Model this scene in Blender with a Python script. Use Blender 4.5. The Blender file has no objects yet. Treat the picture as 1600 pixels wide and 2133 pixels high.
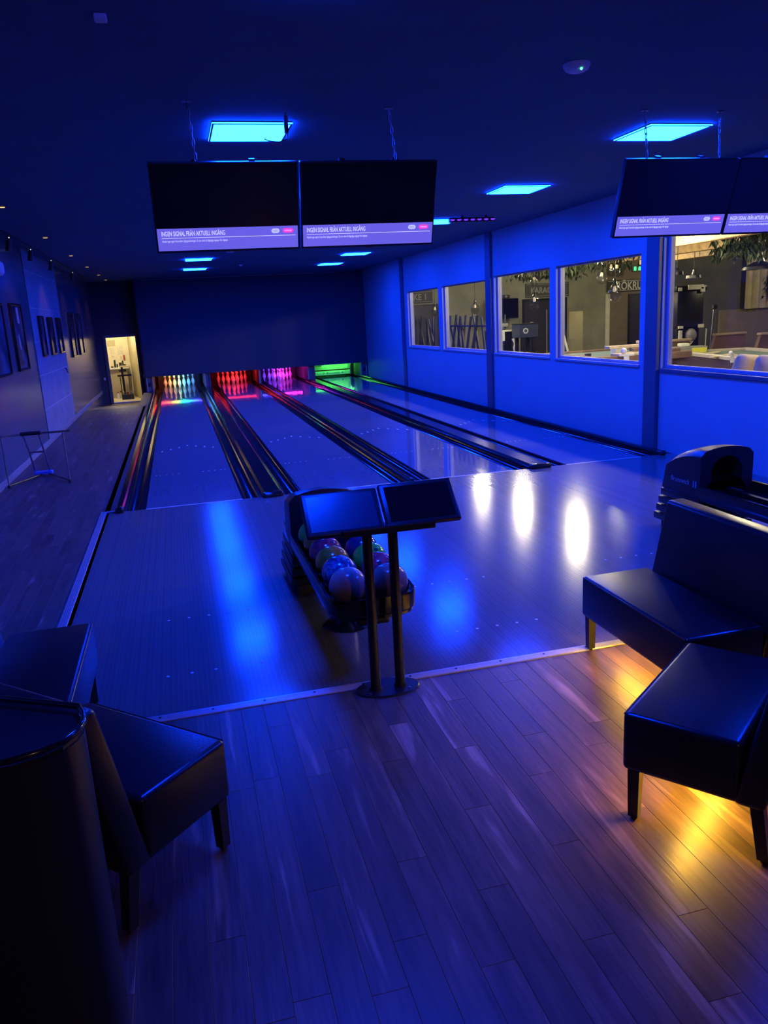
import bpy, bmesh, math, random
from mathutils import Vector, Matrix, Euler
random.seed(7)
S = bpy.context.scene
C = S.collection
PI = math.pi

# ------------------------------------------------------------------ camera
FPX = 1641.85
YAW, PITCH, ROLL = 0.242955, -0.244323, -0.054595
fw = Vector((math.sin(YAW)*math.cos(PITCH), math.cos(YAW)*math.cos(PITCH), math.sin(PITCH)))
rt = Vector((math.cos(YAW), -math.sin(YAW), 0)); up = rt.cross(fw)
r2 = math.cos(ROLL)*rt + math.sin(ROLL)*up
u2 = -math.sin(ROLL)*rt + math.cos(ROLL)*up
cam = bpy.data.cameras.new('camera'); cam.sensor_fit = 'HORIZONTAL'; cam.sensor_width = 36
cam.lens = FPX/1600*36; cam.clip_start = 0.05; cam.clip_end = 100
co = bpy.data.objects.new('camera', cam); C.objects.link(co)
co.matrix_world = Matrix(((r2.x, u2.x, -fw.x, -0.0244), (r2.y, u2.y, -fw.y, -8.9848), (r2.z, u2.z, -fw.z, 1.9625), (0, 0, 0, 1)))
S.camera = co
# ------------------------------------------------------------------ world, view
w = bpy.data.worlds.new('world'); S.world = w; w.use_nodes = True
w.node_tree.nodes['Background'].inputs[0].default_value = (0.3, 0.35, 0.6, 1)
w.node_tree.nodes['Background'].inputs[1].default_value = 0.0005
S.view_settings.view_transform = 'Standard'; S.view_settings.look = 'None'
S.view_settings.exposure = 0.0; S.view_settings.gamma = 1.0
try:
    S.view_settings.use_curve_mapping = False
    S.cycles.use_denoising = True
    S.cycles.max_bounces = 8; S.cycles.transparent_max_bounces = 16
    S.cycles.sample_clamp_indirect = 6.0
    S.cycles.caustics_reflective = False; S.cycles.caustics_refractive = False
except Exception:
    pass
# ------------------------------------------------------------------ light levels
PANEL = (0.19, 5.0, 148.0)          # radiance of the blue ceiling panels
WARM = (1.0, 0.84, 0.50)
AMBER = (1.0, 0.54, 0.05)
NEXT_ROOM_W = 150                   # each spot along the windows next door
BACK_ROOM_W = 62
BEHIND_W = 32
DOWN_W = 7

# ------------------------------------------------------------------ materials
MATS = {}
def mat(name, col=(.5, .5, .5), rough=.5, metal=0, emit=None, estr=1.0, spec=.5, var=.12, scale=6, coat=0, bump=0, bscale=60):
    if name in MATS: return MATS[name]
    m = bpy.data.materials.new(name); m.use_nodes = True
    nt = m.node_tree; b = nt.nodes['Principled BSDF']
    b.inputs['Roughness'].default_value = rough; b.inputs['Metallic'].default_value = metal
    b.inputs['Specular IOR Level'].default_value = spec
    if coat: b.inputs['Coat Weight'].default_value = coat; b.inputs['Coat Roughness'].default_value = .08
    tc = nt.nodes.new('ShaderNodeTexCoord')
    n = nt.nodes.new('ShaderNodeTexNoise'); n.inputs['Scale'].default_value = scale; n.inputs['Detail'].default_value = 4
    nt.links.new(tc.outputs['Object'], n.inputs['Vector'])
    rp = nt.nodes.new('ShaderNodeValToRGB')
    rp.color_ramp.elements[0].position = .3; rp.color_ramp.elements[1].position = .7
    rp.color_ramp.elements[0].color = tuple(c*(1-var) for c in col)+(1,)
    rp.color_ramp.elements[1].color = tuple(min(1, c*(1+var)) for c in col)+(1,)
    nt.links.new(n.outputs['Fac'], rp.inputs['Fac']); nt.links.new(rp.outputs['Color'], b.inputs['Base Color'])
    if emit:
        b.inputs['Emission Color'].default_value = tuple(emit)+(1,); b.inputs['Emission Strength'].default_value = estr
    if bump:
        n2 = nt.nodes.new('ShaderNodeTexNoise'); n2.inputs['Scale'].default_value = bscale; n2.inputs['Detail'].default_value = 3
        nt.links.new(tc.outputs['Object'], n2.inputs['Vector'])
        bp = nt.nodes.new('ShaderNodeBump'); bp.inputs['Strength'].default_value = bump; bp.inputs['Distance'].default_value = .01
        nt.links.new(n2.outputs['Fac'], bp.inputs['Height']); nt.links.new(bp.outputs['Normal'], b.inputs['Normal'])
    MATS[name] = m
    return m

def nodes(m): return m.node_tree.nodes, m.node_tree.links
def mk(nt, typ, **kw):
    n = nt.nodes.new(typ)
    for k, v in kw.items():
        if k in n.inputs.keys(): n.inputs[k].default_value = v
        else: setattr(n, k, v)
    return n

def wood_mat(name, dark, mid, light, rough, seed_obj=True, lines=0, streak=.62, sx=7.0, sy=.55):
    """planks: grain along local y, light sapwood streaks, per-object shift and tint"""
    m = bpy.data.materials.new(name); m.use_nodes = True; nt = m.node_tree; L = nt.links; b = nt.nodes['Principled BSDF']
    tc = mk(nt, 'ShaderNodeTexCoord'); oi = mk(nt, 'ShaderNodeObjectInfo')
    mp = mk(nt, 'ShaderNodeMapping'); mp.inputs['Scale'].default_value = (sx, sy, 1)
    sc = mk(nt, 'ShaderNodeVectorMath', operation='SCALE'); sc.inputs[0].default_value = (37, 91, 13)
    ad = mk(nt, 'ShaderNodeVectorMath', operation='ADD')
    L.new(oi.outputs['Random'], sc.inputs['Scale']); L.new(tc.outputs['Object'], mp.inputs['Vector'])
    L.new(mp.outputs['Vector'], ad.inputs[0]); L.new(sc.outputs['Vector'], ad.inputs[1])
    n1 = mk(nt, 'ShaderNodeTexNoise', Scale=1.6, Detail=3.0, Distortion=.5); L.new(ad.outputs['Vector'], n1.inputs['Vector'])
    n2 = mk(nt, 'ShaderNodeTexNoise', Scale=9.0, Detail=5.0, Distortion=.2); L.new(ad.outputs['Vector'], n2.inputs['Vector'])
    r1 = mk(nt, 'ShaderNodeValToRGB'); e = r1.color_ramp.elements
    e[0].position = .30; e[0].color = dark+(1,); e[1].position = .55; e[1].color = mid+(1,)
    x = e.new(streak); x.color = mid+(1,); x = e.new(min(.95, streak+.09)); x.color = light+(1,)
    L.new(n1.outputs['Fac'], r1.inputs['Fac'])
    r2_ = mk(nt, 'ShaderNodeMapRange'); r2_.inputs['From Min'].default_value = .3; r2_.inputs['From Max'].default_value = .7
    r2_.inputs['To Min'].default_value = .72; r2_.inputs['To Max'].default_value = 1.2
    L.new(n2.outputs['Fac'], r2_.inputs['Value'])
    mx = mk(nt, 'ShaderNodeMix', data_type='RGBA', blend_type='MULTIPLY'); mx.inputs[0].default_value = 1
    L.new(r1.outputs['Color'], mx.inputs[6]); L.new(r2_.outputs['Result'], mx.inputs[7])
    mr = mk(nt, 'ShaderNodeMapRange'); mr.inputs['To Min'].default_value = .75; mr.inputs['To Max'].default_value = 1.2
    L.new(oi.outputs['Random'], mr.inputs['Value'])
    m2 = mk(nt, 'ShaderNodeMix', data_type='RGBA', blend_type='MULTIPLY'); m2.inputs[0].default_value = 1
    L.new(mx.outputs[2], m2.inputs[6]); L.new(mr.outputs['Result'], m2.inputs[7])
    L.new(m2.outputs[2], b.inputs['Base Color'])
    rr = mk(nt, 'ShaderNodeMapRange'); rr.inputs['To Min'].default_value = rough*.8; rr.inputs['To Max'].default_value = rough*1.25
    L.new(n2.outputs['Fac'], rr.inputs['Value']); L.new(rr.outputs['Result'], b.inputs['Roughness'])
    bp = mk(nt, 'ShaderNodeBump', Strength=.25, Distance=.004); L.new(n2.outputs['Fac'], bp.inputs['Height']); L.new(bp.outputs['Normal'], b.inputs['Normal'])
    MATS[name] = m; return m

def lane_mat(name, a, bcol, line, rough, board=.0272, lw=.10, bump=.02, spec=.5, linefac=.5):
    """laminate printed as narrow boards running down the lane (world x across)"""
    m = bpy.data.materials.new(name); m.use_nodes = True; nt = m.node_tree; L = nt.links; b = nt.nodes['Principled BSDF']
    tc = mk(nt, 'ShaderNodeTexCoord'); sp = mk(nt, 'ShaderNodeSeparateXYZ'); L.new(tc.outputs['Object'], sp.inputs[0])
    dv = mk(nt, 'ShaderNodeMath', operation='DIVIDE'); dv.inputs[1].default_value = board; L.new(sp.outputs['X'], dv.inputs[0])
    fr = mk(nt, 'ShaderNodeMath', operation='FRACT'); L.new(dv.outputs[0], fr.inputs[0])
    fl = mk(nt, 'ShaderNodeMath', operation='FLOOR'); L.new(dv.outputs[0], fl.inputs[0])
    lt = mk(nt, 'ShaderNodeMath', operation='LESS_THAN'); lt.inputs[1].default_value = lw; L.new(fr.outputs[0], lt.inputs[0])
    wn = mk(nt, 'ShaderNodeTexWhiteNoise', noise_dimensions='1D'); L.new(fl.outputs[0], wn.inputs['W'])
    mp = mk(nt, 'ShaderNodeMapping'); mp.inputs['Scale'].default_value = (30, .8, 1); L.new(tc.outputs['Object'], mp.inputs['Vector'])
    nz = mk(nt, 'ShaderNodeTexNoise', Scale=2.0, Detail=4.0); L.new(mp.outputs['Vector'], nz.inputs['Vector'])
    av = mk(nt, 'ShaderNodeMath', operation='ADD'); L.new(wn.outputs['Value'], av.inputs[0]); L.new(nz.outputs['Fac'], av.inputs[1])
    hv = mk(nt, 'ShaderNodeMath', operation='MULTIPLY'); hv.inputs[1].default_value = .5; L.new(av.outputs[0], hv.inputs[0])
    m1 = mk(nt, 'ShaderNodeMix', data_type='RGBA'); m1.inputs[6].default_value = a+(1,); m1.inputs[7].default_value = bcol+(1,)
    L.new(hv.outputs[0], m1.inputs[0])
    lf = mk(nt, 'ShaderNodeMath', operation='MULTIPLY'); lf.inputs[1].default_value = linefac; L.new(lt.outputs[0], lf.inputs[0])
    m2 = mk(nt, 'ShaderNodeMix', data_type='RGBA'); L.new(lf.outputs[0], m2.inputs[0]); L.new(m1.outputs[2], m2.inputs[6]); m2.inputs[7].default_value = line+(1,)
    L.new(m2.outputs[2], b.inputs['Base Color'])
    b.inputs['Roughness'].default_value = rough; b.inputs['Specular IOR Level'].default_value = spec
    n3 = mk(nt, 'ShaderNodeTexNoise', Scale=14.0, Detail=2.0); L.new(tc.outputs['Object'], n3.inputs['Vector'])
    bp = mk(nt, 'ShaderNodeBump', Strength=bump, Distance=.003); L.new(n3.outputs['Fac'], bp.inputs['Height']); L.new(bp.outputs['Normal'], b.inputs['Normal'])
    MATS[name] = m; return m

def glass_mat(name, tint=(.95, .97, .97), spec_rough=.0):
    m = bpy.data.materials.new(name); m.use_nodes = True; nt = m.node_tree; L = nt.links
    for n in list(nt.nodes):
        if n.type == 'BSDF_PRINCIPLED': nt.nodes.remove(n)
    out = [n for n in nt.nodes if n.type == 'OUTPUT_MATERIAL'][0]
    t = mk(nt, 'ShaderNodeBsdfTransparent'); t.inputs[0].default_value = tint+(1,)
    g = mk(nt, 'ShaderNodeBsdfGlossy'); g.inputs['Roughness'].default_value = spec_rough
    lw = mk(nt, 'ShaderNodeLayerWeight', Blend=.5); pw = mk(nt, 'ShaderNodeMath', operation='POWER'); pw.inputs[1].default_value = 5
    L.new(lw.outputs['Facing'], pw.inputs[0]); f = mk(nt, 'ShaderNodeMath', operation='MULTIPLY_ADD'); f.inputs[1].default_value = .9; f.inputs[2].default_value = .04
    L.new(pw.outputs[0], f.inputs[0])
    x = mk(nt, 'ShaderNodeMixShader'); L.new(f.outputs[0], x.inputs[0]); L.new(t.outputs[0], x.inputs[1]); L.new(g.outputs[0], x.inputs[2])
    L.new(x.outputs[0], out.inputs['Surface']); MATS[name] = m; return m

def ramp_emit(name, stops, strength, x0, x1, base=(.8, .8, .8)):
    """LED strip whose hue runs along local x"""
    m = bpy.data.materials.new(name); m.use_nodes = True; nt = m.node_tree; L = nt.links; b = nt.nodes['Principled BSDF']
    tc = mk(nt, 'ShaderNodeTexCoord'); sp = mk(nt, 'ShaderNodeSeparateXYZ'); L.new(tc.outputs['Object'], sp.inputs[0])
    mr = mk(nt, 'ShaderNodeMapRange'); mr.inputs['From Min'].default_value = x0; mr.inputs['From Max'].default_value = x1
    L.new(sp.outputs['X'], mr.inputs['Value'])
    r = mk(nt, 'ShaderNodeValToRGB'); e = r.color_ramp.elements
    e[0].position = stops[0][0]; e[0].color = stops[0][1]+(1,); e[1].position = stops[-1][0]; e[1].color = stops[-1][1]+(1,)
    for p, c in stops[1:-1]:
        x = e.new(p); x.color = c+(1,)
    L.new(mr.outputs['Result'], r.inputs['Fac']); L.new(r.outputs['Color'], b.inputs['Emission Color'])
    b.inputs['Emission Strength'].default_value = strength; b.inputs['Base Color'].default_value = base+(1,)
    MATS[name] = m; return m

def M(n): return MATS[n]

# ------------------------------------------------------------------ mesh helpers
def nb(): return bmesh.new()
def bx(bm, x0, x1, y0, y1, z0, z1, mi=0, bev=0, seg=2):
    r = bmesh.ops.create_cube(bm, size=1)
    vs = r['verts']
    for v in vs:
        v.co = Vector((x0+(v.co.x+.5)*(x1-x0), y0+(v.co.y+.5)*(y1-y0), z0+(v.co.z+.5)*(z1-z0)))
    fs = set(f for v in vs for f in v.link_faces)
    for f in fs: f.material_index = mi
    if bev:
        es = list(set(e for v in vs for e in v.link_edges))
        rr = bmesh.ops.bevel(bm, geom=es, offset=bev, segments=seg, profile=.5, affect='EDGES', clamp_overlap=True)
        for f in rr['faces']: f.material_index = mi
        return rr['verts']
    return vs
def cyl(bm, p0, p1, r0, r1=None, n=14, mi=0, caps=True):
    p0 = Vector(p0); p1 = Vector(p1); r1 = r0 if r1 is None else r1
    d = (p1-p0).normalized(); a = d.orthogonal().normalized(); b = d.cross(a)
    A = [bm.verts.new(p0+(a*math.cos(t)+b*math.sin(t))*r0) for t in [2*PI*i/n for i in range(n)]]
    B = [bm.verts.new(p1+(a*math.cos(t)+b*math.sin(t))*r1) for t in [2*PI*i/n for i in range(n)]]
    for i in range(n):
        f = bm.faces.new((A[i], A[(i+1) % n], B[(i+1) % n], B[i])); f.material_index = mi
    if caps:
        bm.faces.new(A[::-1]).material_index = mi; bm.faces.new(B).material_index = mi
def tube(bm, pts, r, n=8, mi=0, closed=False):
    pts = [Vector(p) for p in pts]; N = len(pts); rings = []
    prev = None
    for i, p in enumerate(pts):
        if closed: d = pts[(i+1) % N]-pts[i-1]
        else: d = pts[min(i+1, N-1)]-pts[max(i-1, 0)]
        d.normalize()
        a = d.orthogonal().normalized() if prev is None else (prev-d*prev.dot(d)).normalized()
        prev = a; b = d.cross(a)
        rr = r[i] if isinstance(r, (list, tuple)) else r
        rings.append([bm.verts.new(p+(a*math.cos(2*PI*k/n)+b*math.sin(2*PI*k/n))*rr) for k in range(n)])
    for i in range(N if closed else N-1):
        A = rings[i]; B = rings[(i+1) % N]
        for k in range(n):
            bm.faces.new((A[k], A[(k+1) % n], B[(k+1) % n], B[k])).material_index = mi
    if not closed:
        bm.faces.new(rings[0][::-1]).material_index = mi; bm.faces.new(rings[-1]).material_index = mi
def lathe(bm, prof, c=(0, 0, 0), n=20, mi=0, mis=None, sx=1, sy=1):
    rings = []
    for r, z in prof:
        if r < 1e-5: rings.append([bm.verts.new((c[0], c[1], c[2]+z))])
        else: rings.append([bm.verts.new((c[0]+r*sx*math.cos(2*PI*k/n), c[1]+r*sy*math.sin(2*PI*k/n), c[2]+z)) for k in range(n)])
    for i in range(len(rings)-1):
        A, B = rings[i], rings[i+1]; q = mis[i] if mis else mi
        for k in range(n):
            k2 = (k+1) % n
            if len(A) == 1 and len(B) == 1: continue
            if len(A) == 1: f = bm.faces.new((A[0], B[k2], B[k]))
            elif len(B) == 1: f = bm.faces.new((A[k], A[k2], B[0]))
            else: f = bm.faces.new((A[k], A[k2], B[k2], B[k]))
            f.material_index = q
def prism(bm, pts, z0, z1, mi=0):
    A = [bm.verts.new((x, y, z0)) for x, y in pts]; B = [bm.verts.new((x, y, z1)) for x, y in pts]; n = len(pts)
    for i in range(n): bm.faces.new((A[i], A[(i+1) % n], B[(i+1) % n], B[i])).material_index = mi
    bm.faces.new(A[::-1]).material_index = mi; bm.faces.new(B).material_index = mi
def prism_x(bm, pts, x0, x1, mi=0):
    """outline in (y,z), extruded along x"""
    A = [bm.verts.new((x0, y, z)) for y, z in pts]; B = [bm.verts.new((x1, y, z)) for y, z in pts]; n = len(pts)
    for i in range(n): bm.faces.new((A[i], A[(i+1) % n], B[(i+1) % n], B[i])).material_index = mi
    bm.faces.new(A[::-1]).material_index = mi; bm.faces.new(B).material_index = mi
def quad(bm, ps, mi=0):
    bm.faces.new([bm.verts.new(p) for p in ps]).material_index = mi
def sphere(bm, c, r, u=24, v=14, mi=0, sx=1, sy=1, sz=1):
    res = bmesh.ops.create_uvsphere(bm, u_segments=u, v_segments=v, radius=r)
    for q in res['verts']: q.co = Vector((c[0]+q.co.x*sx, c[1]+q.co.y*sy, c[2]+q.co.z*sz))
    for f in set(f for q in res['verts'] for f in q.link_faces): f.material_index = mi

def meshof(name, bm, smooth=None, mats=()):
    bmesh.ops.recalc_face_normals(bm, faces=bm.faces[:])
    me = bpy.data.meshes.new(name); bm.to_mesh(me); bm.free()
    for m in mats: me.materials.append(MATS[m] if isinstance(m, str) else m)
    if smooth is not None:
        for p in me.polygons: p.use_smooth = True
        me.set_sharp_from_angle(angle=math.radians(smooth))
    return me
def obj(name, bm, mats, parent=None, loc=None, rot=None, smooth=None, label=None):
    if isinstance(mats, str) or not isinstance(mats, (list, tuple)): mats = [mats]
    me = bm if isinstance(bm, bpy.types.Mesh) else meshof(name, bm, smooth, mats)
    o = bpy.data.objects.new(name, me); C.objects.link(o)
    if parent: o.parent = parent
    if loc is not None: o.location = loc
    if rot is not None: o.rotation_euler = rot
    if label: o['label'] = label
    return o
def tag(o, label=None, cat=None, group=None, kind=None):
    if label: o['label'] = label
    if cat: o['category'] = cat
    if group: o['group'] = group
    if kind: o['kind'] = kind
    return o
def thing(name, label, cat, loc=(0, 0, 0), rot=(0, 0, 0), group=None):
    o = bpy.data.objects.new(name, None); C.objects.link(o); o.location = loc; o.rotation_euler = rot; o.empty_display_size = .1
    return tag(o, label, cat, group)
def struct(name, bm, mats, smooth=None, label=None):
    o = obj(name, bm, mats, smooth=smooth); return tag(o, label, None, None, 'structure')
def copytree(o, parent=None):
    c = o.copy(); C.objects.link(c); c.parent = parent
    for ch in list(o.children): copytree(ch, c)
    return c
def text(name, s, size, m, parent=None, loc=(0, 0, 0), rot=(0, 0, 0), align='LEFT', sx=1.0, ext=.0008, shear=0, bold=0):
    cu = bpy.data.curves.new(name, 'FONT'); cu.body = s; cu.size = size; cu.align_x = align; cu.extrude = ext; cu.shear = shear
    cu.resolution_u = 3; cu.offset = bold
    t = bpy.data.objects.new(name, cu); C.objects.link(t)
    me = bpy.data.meshes.new_from_object(t); C.objects.unlink(t); bpy.data.objects.remove(t); bpy.data.curves.remove(cu)
    for v in me.vertices: v.co.x *= sx
    me.materials.clear(); me.materials.append(MATS[m])
    return obj(name, me, m, parent, loc, rot)
def lamp(name, typ, loc, energy, col, size=.1, spot=None, blend=.5, aim=None, parent=None):
    l = bpy.data.lights.new(name, typ); l.energy = energy; l.color = col
    if typ == 'SPOT': l.spot_size = spot or 1.2; l.spot_blend = blend; l.shadow_soft_size = size
    elif typ == 'POINT': l.shadow_soft_size = size
    elif typ == 'AREA': l.size = size
    o = bpy.data.objects.new(name, l); C.objects.link(o); o.location = loc
    if aim is not None: o.rotation_euler = (Vector(aim)-Vector(loc)).to_track_quat('-Z', 'Y').to_euler()
    if parent: o.parent = parent
    return o

# ------------------------------------------------------------------ palette
mat('wall_blue_paint', (.36, .42, .44), .55, var=.03, scale=1.5, bump=.03, bscale=40)
mat('pillar_paint', (.10, .11, .14), .45, var=.05)
mat('ceiling_paint', (.06, .16, .20), .8, var=.06, scale=2)
mat('mask_board', (.04, .055, .065), .7, var=.05, scale=1)
mat('dark_wall_gloss', (.12, .125, .14), .22, var=.10, scale=1.2, bump=.05, bscale=5)
mat('rough_panel', (.26, .27, .29), .6, var=.12, scale=4, bump=.25, bscale=30)
mat('black_board', (.012, .012, .014), .6)
mat('skirting', (.30, .29, .30), .4)
mat('black_gloss', (.012, .012, .015), .12, spec=.6)
mat('black_satin', (.014, .014, .017), .35)
mat('black_metal', (.010, .010, .012), .30, spec=.5)
mat('leather', (.010, .010, .012), .30, spec=.55, bump=.08, bscale=120)
mat('chrome', (.7, .7, .72), .12, metal=1, var=.04)
mat('steel', (.45, .45, .47), .3, metal=1, var=.08)
mat('aluminium', (.60, .59, .58), .32, metal=.6, var=.06, scale=30)
mat('white_plastic', (.75, .75, .75), .4)
mat('panel_frame', (.10, .10, .12), .4)
mat('panel_light', (.1, .3, .9), .4, emit=PANEL, estr=1.0)
mat('pin_white', (.78, .77, .74), .25, var=.03)
mat('pin_red', (.45, .03, .03), .3)
mat('white_dot', (.8, .8, .8), .5)
mat('screen_off', (.006, .006, .009), .10, spec=.6)
mat('banner', (.05, .05, .1), .3, emit=(.135, .115, .72), estr=1.0, var=.05)
mat('banner_text', (.8, .8, .9), .4, emit=(.62, .62, .95), estr=1.0)
mat('pill_white', (.6, .6, .8), .4, emit=(.50, .52, .92), estr=1)
mat('pill_pink', (.8, .05, .4), .4, emit=(.85, .05, .42), estr=1)
mat('pill_ink', (.1, .1, .4), .4, emit=(.10, .10, .42), estr=1)
mat('screen_blue', (.02, .03, .06), .22, spec=.6)
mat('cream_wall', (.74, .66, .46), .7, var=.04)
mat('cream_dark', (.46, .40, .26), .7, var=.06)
mat('cream_floor', (.70, .62, .42), .5)
mat('paper', (.62, .58, .46), .8, var=.15, scale=20)
mat('wood_shelf', (.55, .42, .22), .5)
mat('black_plastic', (.02, .02, .02), .45)
mat('red_plastic', (.35, .03, .03), .4)
mat('grey_plastic', (.25, .25, .25), .5)
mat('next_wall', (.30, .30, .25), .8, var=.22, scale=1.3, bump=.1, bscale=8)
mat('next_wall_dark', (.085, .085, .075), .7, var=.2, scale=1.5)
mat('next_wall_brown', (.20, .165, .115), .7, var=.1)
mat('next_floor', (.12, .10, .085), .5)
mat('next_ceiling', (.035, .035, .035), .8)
mat('window_frame', (.36, .37, .42), .4, var=.04)
mat('door_dark', (.035, .035, .042), .4)
mat('stake_dark', (.05, .05, .06), .6, var=.2)
mat('beam_wood', (.60, .38, .17), .55, var=.25, scale=9)
mat('leaf', (.018, .030, .012), .6, var=.4, scale=12)
mat('sofa_brown', (.20, .115, .07), .45, var=.1)
mat('sofa_piping', (.42, .30, .21), .5)
mat('curtain', (.42, .35, .24), .8, var=.12, scale=6)
mat('cushion', (.55, .42, .27), .8, var=.06)
mat('pool_cloth', (.14, .20, .19), .8)
mat('pool_rail', (.50, .45, .38), .4)
mat('pool_side', (.06, .035, .06), .5)
mat('pale_wood', (.62, .50, .34), .5, var=.2, scale=14)
mat('brown_wood', (.20, .12, .08), .5, var=.2, scale=12)
mat('white_paint', (.78, .78, .70), .5)
mat('yellow_card', (.75, .72, .05), .6)
mat('navy_paint', (.03, .04, .09), .4)
mat('emblem', (.45, .47, .55), .5)
mat('sign_board', (.035, .035, .04), .6)
mat('sign_board_grey', (.085, .085, .082), .7, var=.2, scale=5)
mat('sign_letter', (.72, .72, .66), .6)
mat('sign_letter_dim', (.34, .34, .32), .7, var=.15, scale=8)
mat('exit_green', (.02, .4, .15), .4, emit=(.05, 1.2, .35), estr=1.6)
mat('led_purple', (.1, .02, .3), .3, emit=(.16, .03, 1.6), estr=1.5)
mat('green_led', (.05, .5, .2), .4, emit=(.25, 2.0, .8), estr=1.5)
mat('white_led', (.5, .5, .6), .4, emit=(.8, .85, 1.0), estr=1.2)
mat('warm_bulb', (.8, .6, .3), .4, emit=(1.0, .62, .25), estr=1.5)
mat('pendant_bulb', (.7, .6, .4), .2, emit=(1.0, .8, .5), estr=.5)
mat('dim_bulb', (.8, .6, .3), .4, emit=(1.0, .8, .5), estr=3.0)
mat('spot_bulb', (.8, .7, .5), .4, emit=(1.0, .86, .5), estr=40.0)
mat('amber_glow', (.8, .4, .1), .4, emit=AMBER, estr=120.0)
mat('smoke_plastic', (.80, .76, .80), .5)
mat('cream_post', (.50, .46, .36), .6)
mat('pit_grey', (.16, .15, .145), .6, var=.2)
mat('pit_black', (.018, .018, .018), .8)
mat('pit_panel', (.5, .5, .48), .5)
mat('picture_dark', (.04, .04, .055), .15, var=.9, scale=2.4)
mat('picture_grey', (.11, .11, .13), .15, var=.9, scale=3.1)
mat('picture_blue', (.05, .09, .16), .15, var=.7, scale=2.2)
mat('picture_white', (.6, .58, .5), .3, var=.1)
wood_mat('floor_wood', (.085, .045, .026), (.15, .08, .045), (.36, .22, .14), .38, streak=.60)
wood_mat('corridor_wood', (.085, .05, .04), (.15, .09, .07), (.38, .25, .19), .42, streak=.64, sx=9, sy=1.3)
wood_mat('deck_base', (.10, .06, .045), (.15, .09, .065), (.2, .13, .1), .45)
lane_mat('approach_top', (.135, .13, .13), (.175, .165, .165), (.34, .32, .32), .155, linefac=.35, lw=.09)
lane_mat('lane_top', (.13, .16, .20), (.16, .19, .23), (.2, .23, .27), .055, linefac=.25, bump=.003, spec=.5)
glass_mat('pane_glass')
glass_mat('bulb_glass', (.80, .80, .78), .02)

# ------------------------------------------------------------------ setting: floors
XL, XR = -2.42, 6.15
ZC = 3.42
FRONT = -5.07
L0 = [0.0, 1.7725, 3.344, 5.1544]      # lane centres
HW = .5334
bm = nb(); bx(bm, XL-.1, XR+.1, -12.2, FRONT, -.20, -.012)
floor = struct('floor', bm, 'deck_base')
bm = nb(); bx(bm, XL-.1, -.98, FRONT, 12.5, -.20, -.012); bx(bm, -.98, -.86, .06, 17.05, -.20, 0.0); bx(bm, -1.12, -.98, 12.5, 17.05, -.5, 0.0)
corridor = struct('floor_corridor', bm, 'deck_base')
PW, PL = .115, 1.21
def plank_mesh(l, m):
    b = nb(); g = .0004; h = .0008
    x0, x1, y0, y1 = g, PW-g, g, l-g
    A = [b.verts.new((x, y, -.012)) for x, y in ((x0, y0), (x1, y0), (x1, y1), (x0, y1))]
    B = [b.verts.new((x, y, -h)) for x, y in ((x0, y0), (x1, y0), (x1, y1), (x0, y1))]
    D = [b.verts.new((x, y, 0)) for x, y in ((x0+h, y0+h), (x1-h, y0+h), (x1-h, y1-h), (x0+h, y1-h))]
    for i in range(4):
        j = (i+1) % 4; b.faces.new((A[i], A[j], B[j], B[i])); b.faces.new((B[i], B[j], D[j], D[i]))
    b.faces.new(D)
    return meshof('plank', b, mats=[m])
pm_cache = {}
def lay(x0, x1, y0, y1, parent, m, jit):
    k = 0; x = x0
    while x < x1-.02:
        y = y0; first = True
        off = (k*.37 % 1)*PL if k % 3 else .55*PL
        while y < y1-.02:
            l = off if first and off > .15 else PL
            first = False
            l = round(min(l, y1-y), 3)
            key = (l, m)
            if key not in pm_cache: pm_cache[key] = plank_mesh(l, m)
            o = bpy.data.objects.new('plank', pm_cache[key]); C.objects.link(o); o.parent = parent; o.location = (x, y, 0)
            y += l
        x += PW; k += 1
lay(-.706, 2.9, -7.75, FRONT, floor, 'floor_wood', 1)
lay(-2.42, -1.0, -4.3, 12.5, corridor, 'corridor_wood', 2)
bm = nb(); bx(bm, -.98, XR, FRONT, 0, -.14, 0); struct('floor_approach', bm, 'approach_top')
bm = nb(); bx(bm, -.98, XR, 0, 20.2, -.30, -.16); bx(bm, -.86, -.84, 0.0, 17.05, -.3, 0); bx(bm, 6.02, XR, -.0, 17.05, -.3, .0)
struct('floor_lane_bed', bm, 'black_board')
# ramp down to the back door
bm = nb(); prism_x(bm, [(12.5, 0), (17.3, -.34), (17.9, -.34), (17.9, -.6), (12.5, -.6)], XL, -1.12)
struct('floor_ramp', bm, 'corridor_wood')
# metal edge strips
bm = nb(); bx(bm, -.985, 3.4, FRONT-.055, FRONT+.012, -.004, .006, bev=.003, seg=1)
for i in range(4): bx(bm, -.985, 3.4, FRONT-.047+i*.013, FRONT-.041+i*.013, .006, .0075)
struct('trim_1', bm, 'aluminium')
bm = nb(); bx(bm, -1.02, -.955, FRONT, .06, -.004, .006, bev=.003, seg=1)
for i in range(4): bx(bm, -1.013+i*.014, -1.007+i*.014, FRONT, .06, .006, .0075)
struct('trim_2', bm, 'aluminium')
bm = nb(); bx(bm, -1.02, -.86, .035, .075, -.004, .007, bev=.003, seg=1); struct('trim_3', bm, 'aluminium')
def screws(parent_name, pts):
    b = nb()
    for x, y in pts: cyl(b, (x, y, .007), (x, y, .0095), .007, n=8)
    return obj('screw', b, 'steel', bpy.data.objects[parent_name])
for i in range(15):
    b = nb(); x = -.85+i*.27; cyl(b, (x, FRONT-.02, .007), (x, FRONT-.02, .0095), .007, n=8); obj('screw', b, 'black_metal', bpy.data.objects['trim_1'])

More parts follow.
